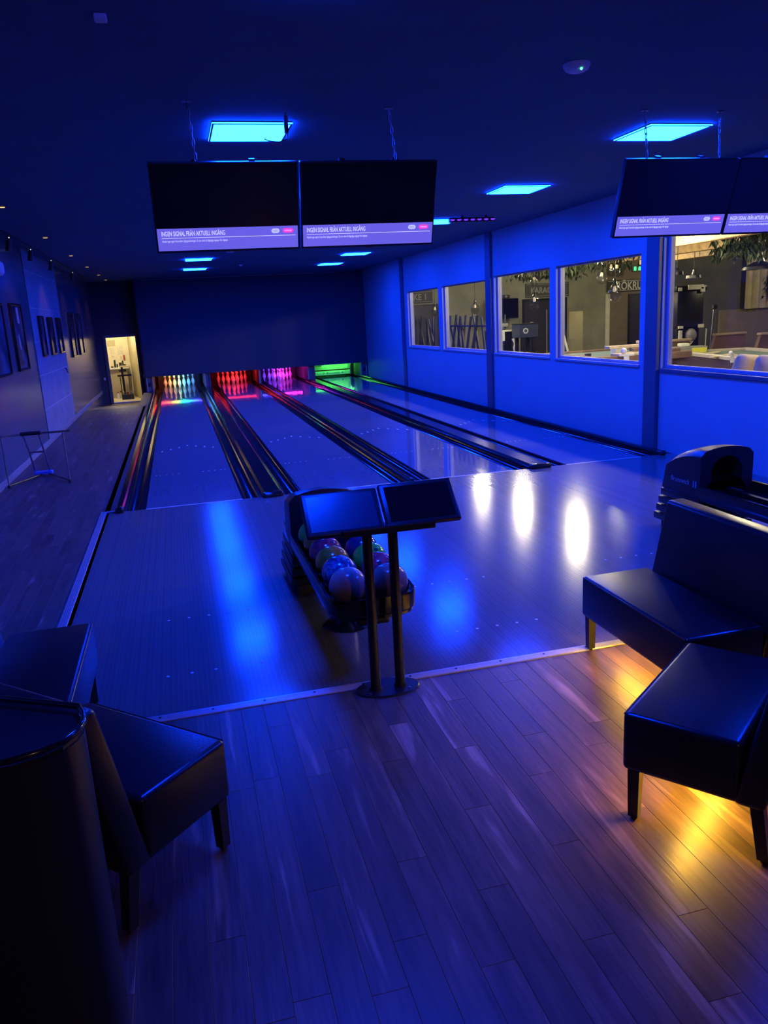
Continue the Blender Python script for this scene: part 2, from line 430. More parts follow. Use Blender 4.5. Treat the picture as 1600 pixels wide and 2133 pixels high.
# ------------------------------------------------------------------ setting: walls, ceiling
bm = nb(); bx(bm, XL-.1, XR+.16, -12.2, 20.2, ZC, ZC+.1); struct('ceiling', bm, 'ceiling_paint')
bm = nb(); bx(bm, XL-.12, XL, -12.2, 6.4, -.2, ZC); bx(bm, XL-.12, XL, 10.4, 18.0, -.6, ZC)
wl = struct('wall_left', bm, 'dark_wall_gloss')
zs = [0, .62, 1.23, 1.83, 2.42, 3.06, ZC]
bm = nb(); bx(bm, XL-.12, XL+.006, 6.4, 10.4, -.2, ZC); o = obj('backing', bm, 'white_plastic', wl)
for a, b_ in zip(zs[:-1], zs[1:]):
    bm = nb(); bx(bm, XL-.03, XL+.012, 6.4, 10.4, a+.004, b_-.004, bev=.004, seg=1); obj('panel', bm, 'rough_panel', wl)
bm = nb(); bx(bm, XL, XL+.018, -12, 17.85, 0, .10, bev=.004, seg=1); struct('baseboard_left', bm, 'skirting')
# right wall with five window openings
WIN = [(9.44, 12.03, 1.105, 2.535), (6.40, 9.15, 1.11, 2.545), (3.57, 5.98, 1.115, 2.59), (.845, 3.34, 1.11, 2.585), (-3.4, .32, 1.085, 2.86)]
TH = .16
bm = nb()
ys = [17.05] + [v for wd in WIN for v in (wd[1], wd[0])] + [-12.2]
for i in range(0, len(ys), 2): bx(bm, XR, XR+TH, ys[i+1], ys[i], -.3, ZC)
for y0, y1, z0, z1 in WIN:
    bx(bm, XR, XR+TH, y0, y1, -.3, z0); bx(bm, XR, XR+TH, y0, y1, z1, ZC)
struct('wall_right', bm, 'wall_blue_paint')
for i, (y0, y1, z0, z1) in enumerate(WIN):
    wn = bpy.data.objects.new('window_%d' % (i+1), None); C.objects.link(wn); wn.location = (XR+.09, (y0+y1)/2, z0); wn['kind'] = 'structure'
    hw = (y1-y0)/2; h = z1-z0; t = .05 if i < 4 else .06
    for nm, a in (('frame_jamb', (-.035, .035, -hw, -hw+t, 0, h)), ('frame_jamb', (-.035, .035, hw-t, hw, 0, h)), ('frame_rail', (-.035, .035, -hw+t, hw-t, 0, t*.8)), ('frame_rail', (-.035, .035, -hw+t, hw-t, h-t*.5, h))):
        bm = nb(); bx(bm, *a, bev=.006, seg=1); obj(nm, bm, 'window_frame', wn)
    if i < 4:
        bm = nb(); bx(bm, -.115, -.085, -hw-.03, hw+.03, -.035, .004, bev=.006, seg=1); obj('sill', bm, 'wall_blue_paint', wn)
    else:
        bm = nb(); bx(bm, -.115, -.05, -hw, hw, -.045, .004, bev=.006, seg=1); obj('sill', bm, 'pillar_paint', wn)
    bm = nb(); bx(bm, -.004, .004, -hw+t, hw-t, t*.8, h-t*.5); obj('pane', bm, 'pane_glass', wn)
for n_, (y0, y1, px) in enumerate([(12.33, 12.58, .04), (6.06, 6.33, .05), (.345, .63, .06)]):
    bm = nb(); bx(bm, XR-px, XR+.01, y0, y1, 0, ZC, bev=.006, seg=1); struct('trim_%d' % (n_+4), bm, 'pillar_paint')
# masking board above the pin decks
bm = nb(); bx(bm, -1.0, XR, 17.05, 17.10, .475, ZC); struct('wall_mask', bm, 'mask_board')
bm = nb(); bx(bm, -.86, 5.2, 17.03, 17.05, 3.385, 3.405); struct('trim_7', bm, 'skirting')
bm = nb(); bx(bm, -1.05, -1.0, 17.05, 20.2, -.6, ZC); bx(bm, -1.0, XR+.16, 20.15, 20.2, -.4, ZC); bx(bm, -1.0, XR, 17.10, 20.15, 1.2, 1.25)
struct('wall_pit', bm, 'black_board')
# back wall with the open door
DX0, DX1, DZ0, DZ1 = -2.11, -1.21, -.34, 1.73
bm = nb(); bx(bm, XL-.1, DX0, 17.9, 18.02, -.6, ZC); bx(bm, DX1, -1.0, 17.9, 18.02, -.6, ZC); bx(bm, DX0, DX1, 17.9, 18.02, DZ1, ZC)
struct('wall_back', bm, 'mask_board')
d1 = bpy.data.objects.new('door_1', None); C.objects.link(d1); d1['kind'] = 'structure'
for a in ((DX0-.09, DX0, 17.86, 18.03, DZ0, DZ1+.09), (DX1, DX1+.07, 17.86, 18.03, DZ0, DZ1+.09), (DX0, DX1, 17.86, 18.03, DZ1, DZ1+.09)):
    bm = nb(); bx(bm, *a, bev=.01, seg=1); obj('door_frame', bm, 'pillar_paint', d1)
bm = nb(); bx(bm, DX0-.20, DX0-.15, 17.84, 17.88, .42, .50, bev=.008); obj('switch', bm, 'white_plastic', d1)
bm = nb(); bx(bm, DX1+.10, DX1+.13, 17.87, 17.90, .42, .52, bev=.008); obj('switch', bm, 'white_plastic', d1)
bm = nb(); bx(bm, DX0, DX1, 17.84, 18.5, -.36, -.30, bev=.01, seg=1); obj('threshold', bm, 'cream_floor', d1)
# room behind the camera
bm = nb(); bx(bm, XL-.1, XR+.1, -12.3, -12.2, -.2, ZC); struct('wall_front', bm, 'dark_wall_gloss')

# ------------------------------------------------------------------ lanes
arrow_y = [4.26, 4.40, 4.55, 4.706, 4.55, 4.40, 4.26]
LN = ['leftmost, ending at the rainbow-lit pins', 'second from the left, ending at the red-lit pins', 'third from the left, ending at the violet-lit pins', 'rightmost, beside the blue window wall']
gut_prof = []
for k in range(9):
    t = PI*k/8; gut_prof.append((-math.cos(t)*.1165, -.012-.085*math.sin(t)))
def gutter_mesh():
    b = nb(); y0, y1 = 0.005, 19.3
    P0 = [b.verts.new((x, y0, z)) for x, z in gut_prof]; P1 = [b.verts.new((x, y1, z)) for x, z in gut_prof]
    Q0 = [b.verts.new((x, y0, z-.006)) for x, z in gut_prof]; Q1 = [b.verts.new((x, y1, z-.006)) for x, z in gut_prof]
    for i in range(8):
        b.faces.new((P0[i], P0[i+1], P1[i+1], P1[i])); b.faces.new((Q0[i], Q1[i], Q1[i+1], Q0[i+1]))
    return meshof('gutter', b, 50, ['black_gloss'])
gm = gutter_mesh()
def arrow_mesh():
    b = nb(); prism(b, [(-.016, -.075), (0, .075), (.016, -.075), (0, -.045)], .0005, .0015); return meshof('arrow', b, mats=['white_dot'])
am = arrow_mesh()
bd = nb(); cyl(bd, (0, 0, .0005), (0, 0, .0015), .010, n=10); dm = meshof('dot', bd, mats=['white_dot'])
for i, cx in enumerate(L0):
    t = thing('bowling_lane', 'glossy bowling lane, %s' % LN[i], 'bowling lane', (cx, 0, 0), group='bowling lanes')
    bm = nb(); bx(bm, -HW, HW, 0, 19.25, -.10, 0); obj('lane_surface', bm, 'lane_top', t)
    bm = nb(); bx(bm, -HW, HW, -.012, .010, .0002, .0012); obj('foul_line', bm, 'white_dot', t)
    for s in (-1, 1):
        o = obj('gutter', gm, [], t, (s*(HW+.1175), 0, 0))
    for k in range(7): obj('arrow', am, [], t, ((k-3)*.1362, arrow_y[k], 0))
    for yy in (-3.654, -4.578):
        for k in range(5): obj('approach_dot', dm, [], t, ((k-2)*.1362, yy, 0))
    for k in (3, 5, 8, 11, 14):
        for q in (-1, 1): obj('lane_dot', dm, [], t, (q*(20-k)*.0272, 2.05, 0))
# kerbs and dividers between the lanes
def divider(x0, x1, label, h=.045, blk=True):
    t = thing('lane_divider', label, 'lane divider', ((x0+x1)/2, 0, 0), group='raised dividers between gutters')
    w_ = (x1-x0)/2
    bm = nb()
    prof = [(-w_, -.15), (-w_, h*.55), (-w_+min(.03, w_*.4), h), (w_-min(.03, w_*.4), h), (w_, h*.55), (w_, -.15)]
    A = [bm.verts.new((x, .02, z)) for x, z in prof]; B = [bm.verts.new((x, 17.15, z)) for x, z in prof]
    for i in range(len(prof)): bm.faces.new((A[i], A[(i+1) % 6], B[(i+1) % 6], B[i]))
    bm.faces.new(A[::-1]); bm.faces.new(B)
    obj('cap', bm, 'black_gloss', t, smooth=20)
    bm = nb(); bx(bm, -w_-.004, w_+.004, -.085, .03, .0, h+.008, bev=min(.03, w_*.6), seg=4); obj('end_cap', bm, 'black_gloss', t, smooth=40)
    return t
divider(-.855, -.768, 'slim black gloss kerb edging the leftmost lane beside the wooden walkway', .055)
divider(.768, 1.004, 'broad black gloss divider between the two left lanes', .05)
divider(2.541, 2.576, 'narrow black divider between the two middle lanes', .04)
divider(4.112, 4.386, 'broad black gloss divider between the two right lanes', .05)
divider(5.923, 6.015, 'slim black kerb edging the rightmost lane along the blue wall', .055)

# ------------------------------------------------------------------ pin decks
prof = [(.0, 0), (.0258, 0), (.0290, .006), (.0335, .03), (.0430, .06), (.0560, .095), (.0603, .114), (.0590, .135), (.0500, .175), (.0360, .215), (.0255, .245), (.0229, .26), (.0236, .285), (.0280, .310), (.0322, .335), (.0315, .355), (.0240, .372), (.0120, .380), (0, .381)]
mis = [0]*18; mis[10] = 1; mis[12] = 1
bm = nb(); lathe(bm, prof, n=18, mis=mis); pinmesh = meshof('bowling_pin', bm, 50, ['pin_white', 'pin_red'])
PP = [(0, 0, 'at the front point'), (-.1524, .264, 'in the second row, left'), (.1524, .264, 'in the second row, right'), (-.3048, .528, 'in the third row, left'), (0, .528, 'in the middle of the third row'), (.3048, .528, 'in the third row, right'), (-.457, .792, 'leftmost in the back row'), (-.1524, .792, 'second from the left in the back row'), (.1524, .792, 'third from the left in the back row'), (.457, .792, 'rightmost in the back row')]
for i, c in enumerate(('rainbow', 'red', 'violet')):
    for k, (px, py, s) in enumerate(PP):
        o = obj('bowling_pin', pinmesh, [], None, (L0[i]+px, 18.29+py, .0005))
        tag(o, 'bowling pin of the %s-lit set, %s' % (c, s), 'bowling pin', 'bowling pins in the %s-lit set' % c)
# side walls between the pin decks
edges = [(-1.0, -.80), (.80, .97), (2.53, 2.59), (4.14, 4.36), (5.94, 6.14)]
for k, (a, b_) in enumerate(edges):
    t = thing('pit_divider', ['scuffed grey pit side wall left of the rainbow-lit pins', 'scuffed grey pit side wall between rainbow-lit and red-lit pins', 'dark pit side wall between red-lit and violet-lit pins', 'scuffed pit side wall between violet-lit pins and green-lit deck', 'pale pit side wall at the right of the green-lit deck'][k], 'side wall', ((a+b_)/2, 17.2, 0), group='pit side walls')
    h = (b_-a)/2
    bm = nb(); bx(bm, -h, h, 0, 2.8, .0, 1.15); obj('side_board', bm, 'pit_grey', t)
    bm = nb(); bx(bm, -h-.004, -h+.03, -.04, 0, .0, .6); obj('front_post', bm, 'cream_post', t)
    bm = nb(); bx(bm, h-.03, h+.004, -.04, 0, .0, .6); obj('front_post', bm, 'cream_post' if k in (0, 4) else 'pit_grey', t)
    if k in (0, 4):
        bm = nb(); bx(bm, -.03, .03, -.06, -.02, .18, .30, bev=.008); obj('sensor_box', bm, 'black_plastic', t)
hue = {0: [(0.0, (1, .03, .02)), (.22, (1, .10, .02)), (.36, (.95, .75, .05)), (.48, (.05, 1, .15)), (.62, (.02, .8, .9)), (.78, (.03, .2, 1)), (1.0, (.06, .03, 1))],
       1: [(0, (1, .02, .01)), (1, (1, .02, .03))], 2: [(0, (.04, .03, 1)), (.35, (.12, .03, 1)), (.6, (.85, .03, .9)), (1, (1, .02, .55))], 3: [(0, (.08, 1, .12)), (1, (.12, 1, .15))]}
NM = ['rainbow-coloured', 'red', 'blue to magenta', 'green']
for i, cx in enumerate(L0):
    m = ramp_emit('led_hue_%d' % i, hue[i], (95, 34, 90, 24)[i], -.60, .60)
    mf = ramp_emit('led_front_hue_%d' % i, hue[i], 7, -.60, .60)
    t = thing('led_strip', '%s LED strip light above its pin deck, rear one' % NM[i], 'led strip', (cx, 18.0, .44), group='pin deck strip lights')
    bm = nb(); bx(bm, -.70, .70, -.03, -.01, .004, .16); bx(bm, -.70, .70, -.03, .03, .15, .17); obj('housing', bm, 'black_metal', t)
    bm = nb(); bx(bm, -.69, .69, -.01, 0, .0, .15); obj('diffuser', bm, m, t)
    if i in (0, 2):  # fins added to stop the strip's hues mixing on the pins
        for q in range(15):
            bm = nb(); bx(bm, -.699+q*.0997, -.697+q*.0997, 0, .13, .002, .16); obj('added_baffle', bm, 'black_metal', t)
    bm = nb(); bx(bm, -.012, .012, -.012, .012, .17, 1.2-.44); obj('hanger', bm, 'black_metal', t)
    t = thing('led_strip', '%s LED strip light above its pin deck, front one' % NM[i], 'led strip', (cx, 17.30, .61), group='pin deck strip lights')
    bm = nb(); bx(bm, -.70, .70, -.02, .02, .012, .03); obj('housing', bm, 'black_metal', t)
    bm = nb(); bx(bm, -.70, .70, -.016, .016, -.004, .012); obj('diffuser', bm, mf, t)
    bm = nb(); bx(bm, -.012, .012, -.012, .012, .03, 1.2-.61); obj('hanger', bm, 'black_metal', t)
    # cushion at the back of the pit
    o = nb(); bx(o, -.70, .70, 0, .06, 0, 1.1); o = obj('pit_curtain', o, 'pit_black', None, (cx, 19.5, -.15)); tag(o, 'black pit curtain behind the %s pin deck' % ('rainbow-lit', 'red-lit', 'violet-lit', 'green-lit')[i], 'curtain', 'pit curtains')
# sweep bar lowered on the green lane
t = thing('sweep_bar', 'pale sweep board with dark lettering lowered across the green-lit lane', 'sweep bar', (L0[3], 18.2, 0))
bm = nb(); bx(bm, -.60, .62, 0, .05, .055, .20, bev=.006, seg=1); obj('board', bm, 'pit_panel', t)
bm = nb(); bx(bm, -.40, .42, -.006, 0, .07, .175, bev=.002, seg=1); obj('name_plate', bm, 'white_plastic', t)
text('lettering', 'Brunswick', .10, 'black_plastic', t, (0.01, -.008, .095), (PI/2, 0, 0), 'CENTER', 1.15, shear=.25)
for x0, x1, dz in ((-.37, -.27, .0), (.30, .40, .0)):
    for q in range(3):
        bm = nb(); bx(bm, x0+q*.01, x1-q*.004, -.009, -.006, .10+q*.022, .110+q*.022); obj('stripe', bm, 'black_plastic', t)
bm = nb(); bx(bm, -.64, .66, .35, .40, .22, .60); obj('pin_rack_plate', bm, 'pit_panel', t)
for s in (-.63, .64):
    bm = nb(); bx(bm, s-.02, s+.02, 0, .45, .03, .5); obj('arm', bm, 'steel', t)
bm = nb(); bx(bm, -.60, -.38, -.02, .05, .36, .46, bev=.01); bx(bm, -.43, -.30, -.03, .04, .40, .48, bev=.01); obj('bracket', bm, 'black_plastic', t)

# ------------------------------------------------------------------ ceiling light panels
def light_panel(x, y, label):
    t = thing('ceiling_light_panel', label, 'light panel', (x, y, 3.40), group='square blue ceiling light panels')
    bm = nb(); h = .30
    for a in ((-h, h, -h, -h+.014), (-h, h, h-.014, h), (-h, -h+.014, -h+.014, h-.014), (h-.014, h, -h+.014, h-.014)): bx(bm, *a, -.004, .0)
    obj('frame', bm, 'panel_frame', t)
    bm = nb(); bx(bm, -h, h, -h, h, 0, .009); obj('diffuser', bm, 'panel_light', t)
    bm = nb(); bx(bm, -h, h, -h, h, .009, .016); obj('back_plate', bm, 'panel_frame', t)
    for sx in (-1, 1):
        bm = nb(); bx(bm, sx*.2-.02, sx*.2+.02, -.2, .2, .016, .02); obj('bracket', bm, 'panel_frame', t)
rows = [(-5.35, 'above the near edge of the approach'), (-2.25, 'nearest in view'), (.85, 'second in its row'), (4.08, 'third in its row, half hidden by a television'), (7.15, 'fourth in its row'), (10.2, 'next to last in its row'), (13.4, 'last in its row, nearest the pins')]
for x, side in ((.725, 'left row'), (4.38, 'right row')):
    for y, s in rows:
        light_panel(x, y, 'square cyan-blue ceiling light panel of the %s, %s' % (side, s))

# ------------------------------------------------------------------ televisions on chains
def tv(x, label, k):
    W, H = 1.035, .61
    t = thing('television', label, 'television', (x, -2.80, 2.478), (.33, 0, 0), 'televisions hanging over the lanes')
    bm = nb(); bx(bm, -W/2, W/2, 0, .05, 0, H, bev=.006, seg=2); obj('housing', bm, 'black_satin', t)
    bm = nb(); bx(bm, -W/2+.012, W/2-.012, -.002, .004, .018, H-.012); obj('screen', bm, 'screen_off', t)
    bm = nb(); bx(bm, -W/2+.012, W/2-.012, -.0035, -.002, .018, .172); ba = obj('message_banner', bm, 'banner', t)
    x0 = -W/2+.04
    text('headline', 'INGEN SIGNAL FRÅN AKTUELL INGÅNG', .046, 'banner_text', t, (x0, -.0042, .121), (PI/2, 0, 0), 'LEFT', .54, .0003, bold=.0006)
    bm = nb(); bx(bm, x0, W/2-.03, -.0045, -.0035, .104, .1075); obj('rule', bm, 'banner_text', t)
    text('message', 'Hittade ingen signal. Kontrollera ingångsanslutningen. Du kan växla till tillgängliga ingångar från Ingångar.', .0215, 'banner_text', t, (x0, -.0042, .078), (PI/2, 0, 0), 'LEFT', .52, .0003)
    for cx, w_, m_, s, ink in ((W/2-.178, .030, 'pill_white', 'STÄNG', 'pill_ink'), (W/2-.085, .040, 'pill_pink', 'INGÅNGAR', 'banner_text')):
        bm = nb(); r = .0165
        pts = [(cx+w_-r*0+r*math.cos(a)-r, .139+r*math.sin(a)) for a in [-PI/2+PI*q/8 for q in range(9)]] + [(cx-w_+r*math.cos(a)+r, .139+r*math.sin(a)) for a in [PI/2+PI*q/8 for q in range(9)]]
        A = [bm.verts.new((px, -.005, pz)) for px, pz in pts]; B = [bm.verts.new((px, -.0035, pz)) for px, pz in pts]; n = len(pts)
        for q in range(n): bm.faces.new((A[q], A[(q+1) % n], B[(q+1) % n], B[q]))
        bm.faces.new(A[::-1]); bm.faces.new(B)
        pl = obj('button', bm, m_, t)
        text('caption', s, .0165, ink, pl, (cx, -.0056, .1335), (PI/2, 0, 0), 'CENTER', .62, .0002)
    bm = nb(); bx(bm, -.03, .03, -.004, .0, -.006, .006, bev=.002, seg=1); obj('badge', bm, 'chrome', t)
    bm = nb(); bx(bm, -.30, .30, .05, .085, .25, .29); bx(bm, -.30, .30, .05, .085, .40, .44); bx(bm, -.22, -.18, .05, .09, .2, H+.01); bx(bm, .18, .22, .05, .09, .2, H+.01); obj('mount', bm, 'black_metal', t)
tv(.450, 'black television with pale violet message bar, leftmost of the four', 0)
tv(1.500, 'black television with pale violet message bar, second from the left', 1)
tv(4.105, 'black television with violet message bar, third from left beside blue wall', 2)
tv(5.150, 'black television with violet message bar, cut by the right edge', 3)
def chain(x, y, z0, x1, y1, z1, label):
    t = thing('hanging_chain', label, 'chain', (x1, y1, z1), group='chains holding the televisions')
    p0 = Vector((x-x1, y-y1, z0-z1)); n = max(3, int(p0.length/.042))
    b = nb(); pts = []
    for k in range(12):
        a = 2*PI*k/12; pts.append((.0085*math.cos(a), 0, .0245*math.sin(a)+(.006 if math.sin(a) > 0 else -.006)))
    tube(b, pts, .0032, 6, closed=True)
    lm = meshof('link', b, 60, ['aluminium'])
    for k in range(n):
        o = obj('link', lm, [], t, p0*((k+.5)/n), (0, 0, PI/2 if k % 2 else 0))
    b = nb(); bx(b, p0.x-.03, p0.x+.03, p0.y-.012, p0.y+.012, p0.z-.008, p0.z); tube(b, [p0, p0+Vector((0, 0, -.05))], .006, 6); obj('ceiling_hook', b, 'steel', t)
chain(.235, -3.08, ZC, .262, -2.975, 3.068, 'steel chain holding up the left end of the leftmost television')
chain(1.67, -2.96, ZC, 1.70, -2.975, 3.068, 'steel chain holding up the second television from the left')
chain(3.76, -2.96, ZC, 3.78, -2.975, 3.068, 'steel chain crossing in front of the right-hand light panel')
chain(4.46, -2.94, ZC, 4.46, -2.955, 3.075, 'steel chain right of the right-hand light panel')
t = thing('power_cable', 'thin black power cable with a grey plug beside the left light panel', 'cable', (.935, -2.80, ZC))
bm = nb(); tube(bm, [(0, 0, 0), (0, 0, -.05), (.005, -.02, -.12), (-.005, -.05, -.19), (-.07, -.06, -.21), (-.14, -.05, -.20), (-.17, -.04, -.185)], .004, 6); obj('cord', bm, 'black_plastic', t, smooth=60)
bm = nb(); bx(bm, -.015, .015, -.015, .015, -.14, -.02, bev=.006); obj('plug', bm, 'grey_plastic', t)

# small things on the ceiling
t = thing('smoke_detector', 'round pale smoke detector with green light on the ceiling', 'smoke detector', (2.60, -4.03, ZC))
bm = nb(); lathe(bm, [(0, -.045), (.05, -.045), (.07, -.035), (.085, -.012), (.085, 0), (0, 0)], n=28); obj('body', bm, 'smoke_plastic', t, smooth=35)
bm = nb(); sphere(bm, (.0, -.062, -.043), .008, 8, 6); obj('indicator', bm, 'green_led', t)
bm = nb(); bx(bm, -.03, .03, -.035, .035, -.025, 0, bev=.006); o = obj('ceiling_sensor', bm, 'smoke_plastic', None, (-.193, -4.58, ZC)); tag(o, 'small pale square sensor on ceiling at upper left', 'sensor')
bm = nb(); lathe(bm, [(0, -.05), (.02, -.05), (.045, -.02), (.05, 0), (0, 0)], n=16); o = obj('sprinkler_head', bm, 'smoke_plastic', None, (1.85, 12.4, ZC)); tag(o, 'tiny pale ceiling cap between the two far light rows', 'ceiling cap')
t = thing('led_bar', 'black bar of purple spotlights on the ceiling behind the televisions', 'led bar', (4.47, 3.45, 3.32))
bm = nb(); bx(bm, -.10, .66, -.03, .05, .0, .07, bev=.01); bx(bm, .1, .14, 0, .03, .07, .1); bx(bm, .5, .54, 0, .03, .07, .1); obj('housing', bm, 'black_metal', t)
for k in range(7):
    bm = nb(); lathe(bm, [(0, -.012), (.03, -.006), (.034, .01), (0, .012)], (-.06+k*.113, -.045, .03), 12); obj('lens', bm, 'led_purple', t, smooth=40)
# warm downlights over the walkway
bm = nb(); lathe(bm, [(.0, -.004), (.035, -.004), (.038, .004), (0, .006)], n=18); dl_l = meshof('bulb', bm, 40, ['warm_bulb'])
bm = nb(); lathe(bm, [(.036, 0), (.055, -.006), (.058, 0), (.036, .004)], n=18); dl_r = meshof('ring', bm, 40, ['black_metal'])
nth = ['nearest', 'second', 'third', 'fourth', 'fifth', 'farthest']
for k, y in enumerate((1.55, 4.88, 8.20, 11.3, 14.35, 16.7)):
    t = thing('downlight', 'small warm recessed downlight above the left walkway, %s of the row' % nth[k], 'downlight', (-1.785, y, ZC-.006), group='downlights above the walkway')
    obj('bulb', dl_l, [], t); obj('ring', dl_r, [], t)
    lamp('downlight_beam', 'SPOT', (0, 0, -.02), DOWN_W, (1.0, .45, .28), .03, 1.9, .6, None, t)
# black track spotlights along the left wall
bm = nb(); bx(bm, -.017, .017, -.2, 13.2, -.02, .0); o = obj('light_track', bm, 'black_metal', None, (-2.22, 2.6, ZC)); tag(o, 'long black lighting track along the top of the left wall', 'light track')
for k, y in enumerate((2.9, 4.3, 6.2, 8.6, 12.2)):
    t = thing('track_spotlight', 'black cylinder track spotlight above the left wall, %s from the viewer' % ['first', 'second', 'third', 'fourth', 'fifth'][k], 'spotlight', (-2.22, y, ZC-.02), group='track spotlights')
    bm = nb(); cyl(bm, (0, 0, 0), (0, 0, -.07), .012, n=8); obj('stem', bm, 'black_metal', t)
    bm = nb(); cyl(bm, (0, .0, -.05), (-.03, .0, -.22), .04, n=16); obj('can', bm, 'black_metal', t, smooth=40)
    bm = nb(); sphere(bm, (.012, -.034, -.035), .009, 8, 6); obj('indicator', bm, 'white_led', t)
t = thing('wall_speaker', 'pale rounded speaker high on the left wall at the picture edge', 'speaker', (-2.3, 3.35, 2.86))
bm = nb(); bx(bm, -.10, .12, -.26, .06, -.09, .11, bev=.06, seg=4); obj('shell', bm, 'smoke_plastic', t, smooth=50)
bm = nb(); cyl(bm, (0, -.1, .1), (-.05, -.1, .40), .02); obj('arm', bm, 'black_metal', t)

# ------------------------------------------------------------------ framed pictures on the left wall
def picture(y0, y1, z0, z1, m, label, stripe=None):
    t = thing('framed_picture', label, 'picture', (XL+.012 if 6.4 < y0 < 10.4 else XL, (y0+y1)/2, (z0+z1)/2), group='framed pictures on the left wall')
    hy, hz = (y1-y0)/2, (z1-z0)/2; f = .035
    bm = nb()
    for a in ((-hy, hy, -hz, -hz+f), (-hy, hy, hz-f, hz), (-hy, -hy+f, -hz+f, hz-f), (hy-f, hy, -hz+f, hz-f)): bx(bm, 0.001, .045, *a, bev=.005, seg=1)
    obj('frame', bm, 'black_gloss', t)
    bm = nb(); bx(bm, .001, .022, -hy+f, hy-f, -hz+f, hz-f); obj('print', bm, m, t)
    if stripe:
        for (a0, a1, b0, b1, mm) in stripe:
            bm = nb(); bx(bm, .022, .0235, -hy+f+a0*(2*hy-2*f), -hy+f+a1*(2*hy-2*f), -hz+f+b0*(2*hz-2*f), -hz+f+b1*(2*hz-2*f)); obj('print_detail', bm, mm, t)
picture(2.75, 3.86, 1.40, 2.43, 'picture_blue', 'framed dark blue print cut off by the left picture edge')
picture(4.50, 5.40, 1.41, 2.45, 'picture_grey', 'tall framed grey print left of the pale wall panels', [(.55, .75, .72, .98, 'picture_white'), (.45, .52, .3, .55, 'picture_white'), (.3, .7, .05, .12, 'picture_dark')])
picture(7.02, 7.55, 1.55, 2.29, 'picture_grey', 'black framed print, first of three on the pale panels', [(.4, .6, .2, .8, 'picture_blue')])
picture(8.12, 8.74, 1.54, 2.28, 'picture_dark', 'black framed print, middle of three on the pale panels', [(.4, .6, .45, .65, 'picture_blue')])
picture(9.34, 9.98, 1.54, 2.28, 'picture_dark', 'black framed print, last of three on the pale panels', [(.5, .7, .1, .25, 'picture_white')])
picture(11.6, 12.45, 1.37, 2.43, 'picture_dark', 'framed print with a column of blue discs beyond the pale panels')
picture(13.2, 14.15, 1.38, 2.43, 'picture_grey', 'framed print farthest along the left wall towards the door')
pc = [o for o in C.objects if o.get('label', '').startswith('framed print with a column')][0]
for k in range(6):
    bm = nb(); cyl(bm, (.022, .0, -.35+k*.13), (.026, .0, -.35+k*.13), .05, n=14); obj('print_disc', bm, 'picture_blue', pc)
t = thing('wall_hook', 'small dark hook on the pale panels of left wall', 'hook', (XL+.012, 9.85, 1.15))
bm = nb(); tube(bm, [(0, 0, .06), (.03, 0, .03), (.035, 0, -.03), (.06, 0, -.05)], .012, 6); obj('hook', bm, 'black_metal', t)

# ------------------------------------------------------------------ bowling ramp frame by the left wall
t = thing('bowling_ramp', 'chrome tube bowling ramp stand with blue base by the left wall', 'bowling ramp', (-1.95, 2.2, 0))
bm = nb(); tube(bm, [(-.45, 0, .69), (.45, 0, .695)], .014, 10); obj('top_bar', bm, 'chrome', t, smooth=40)
bm = nb(); tube(bm, [(-.16, 0, .70), (.09, 0, .70)], .026, 10); obj('grip', bm, 'black_plastic', t, smooth=40)
for x in (-.40, .36):
    bm = nb(); tube(bm, [(x, 0, .69), (x+.0, .0, .02)], .012, 10); obj('leg', bm, 'steel', t, smooth=40)
    bm = nb(); lathe(bm, [(0, 0), (.02, 0), (.018, .04), (0, .04)], (x, 0, 0), 10); obj('foot', bm, 'black_plastic', t)
for x in (-.13, .06):
    bm = nb(); tube(bm, [(x, 0, .68), (x-.02, .35, .40), (x-.05, .75, .05)], .013, 10); obj('rail', bm, 'chrome', t, smooth=40)
bm = nb(); tube(bm, [(-.155, .35, .40), (.04, .35, .40)], .012, 8); obj('cross_bar', bm, 'chrome', t)
bm = nb(); bx(bm, -.20, .05, .70, .80, .02, .07, bev=.012); o = obj('base_block', bm, mat('blue_plastic', (.08, .22, .75), .4), t)
for a in ((-.40, .02), (.36, .03)):
    bm = nb(); tube(bm, [(a[0], 0, .03), (-.08 if a[0] < 0 else -.02, .75, .03)], .012, 8); obj('stretcher', bm, 'black_metal', t)

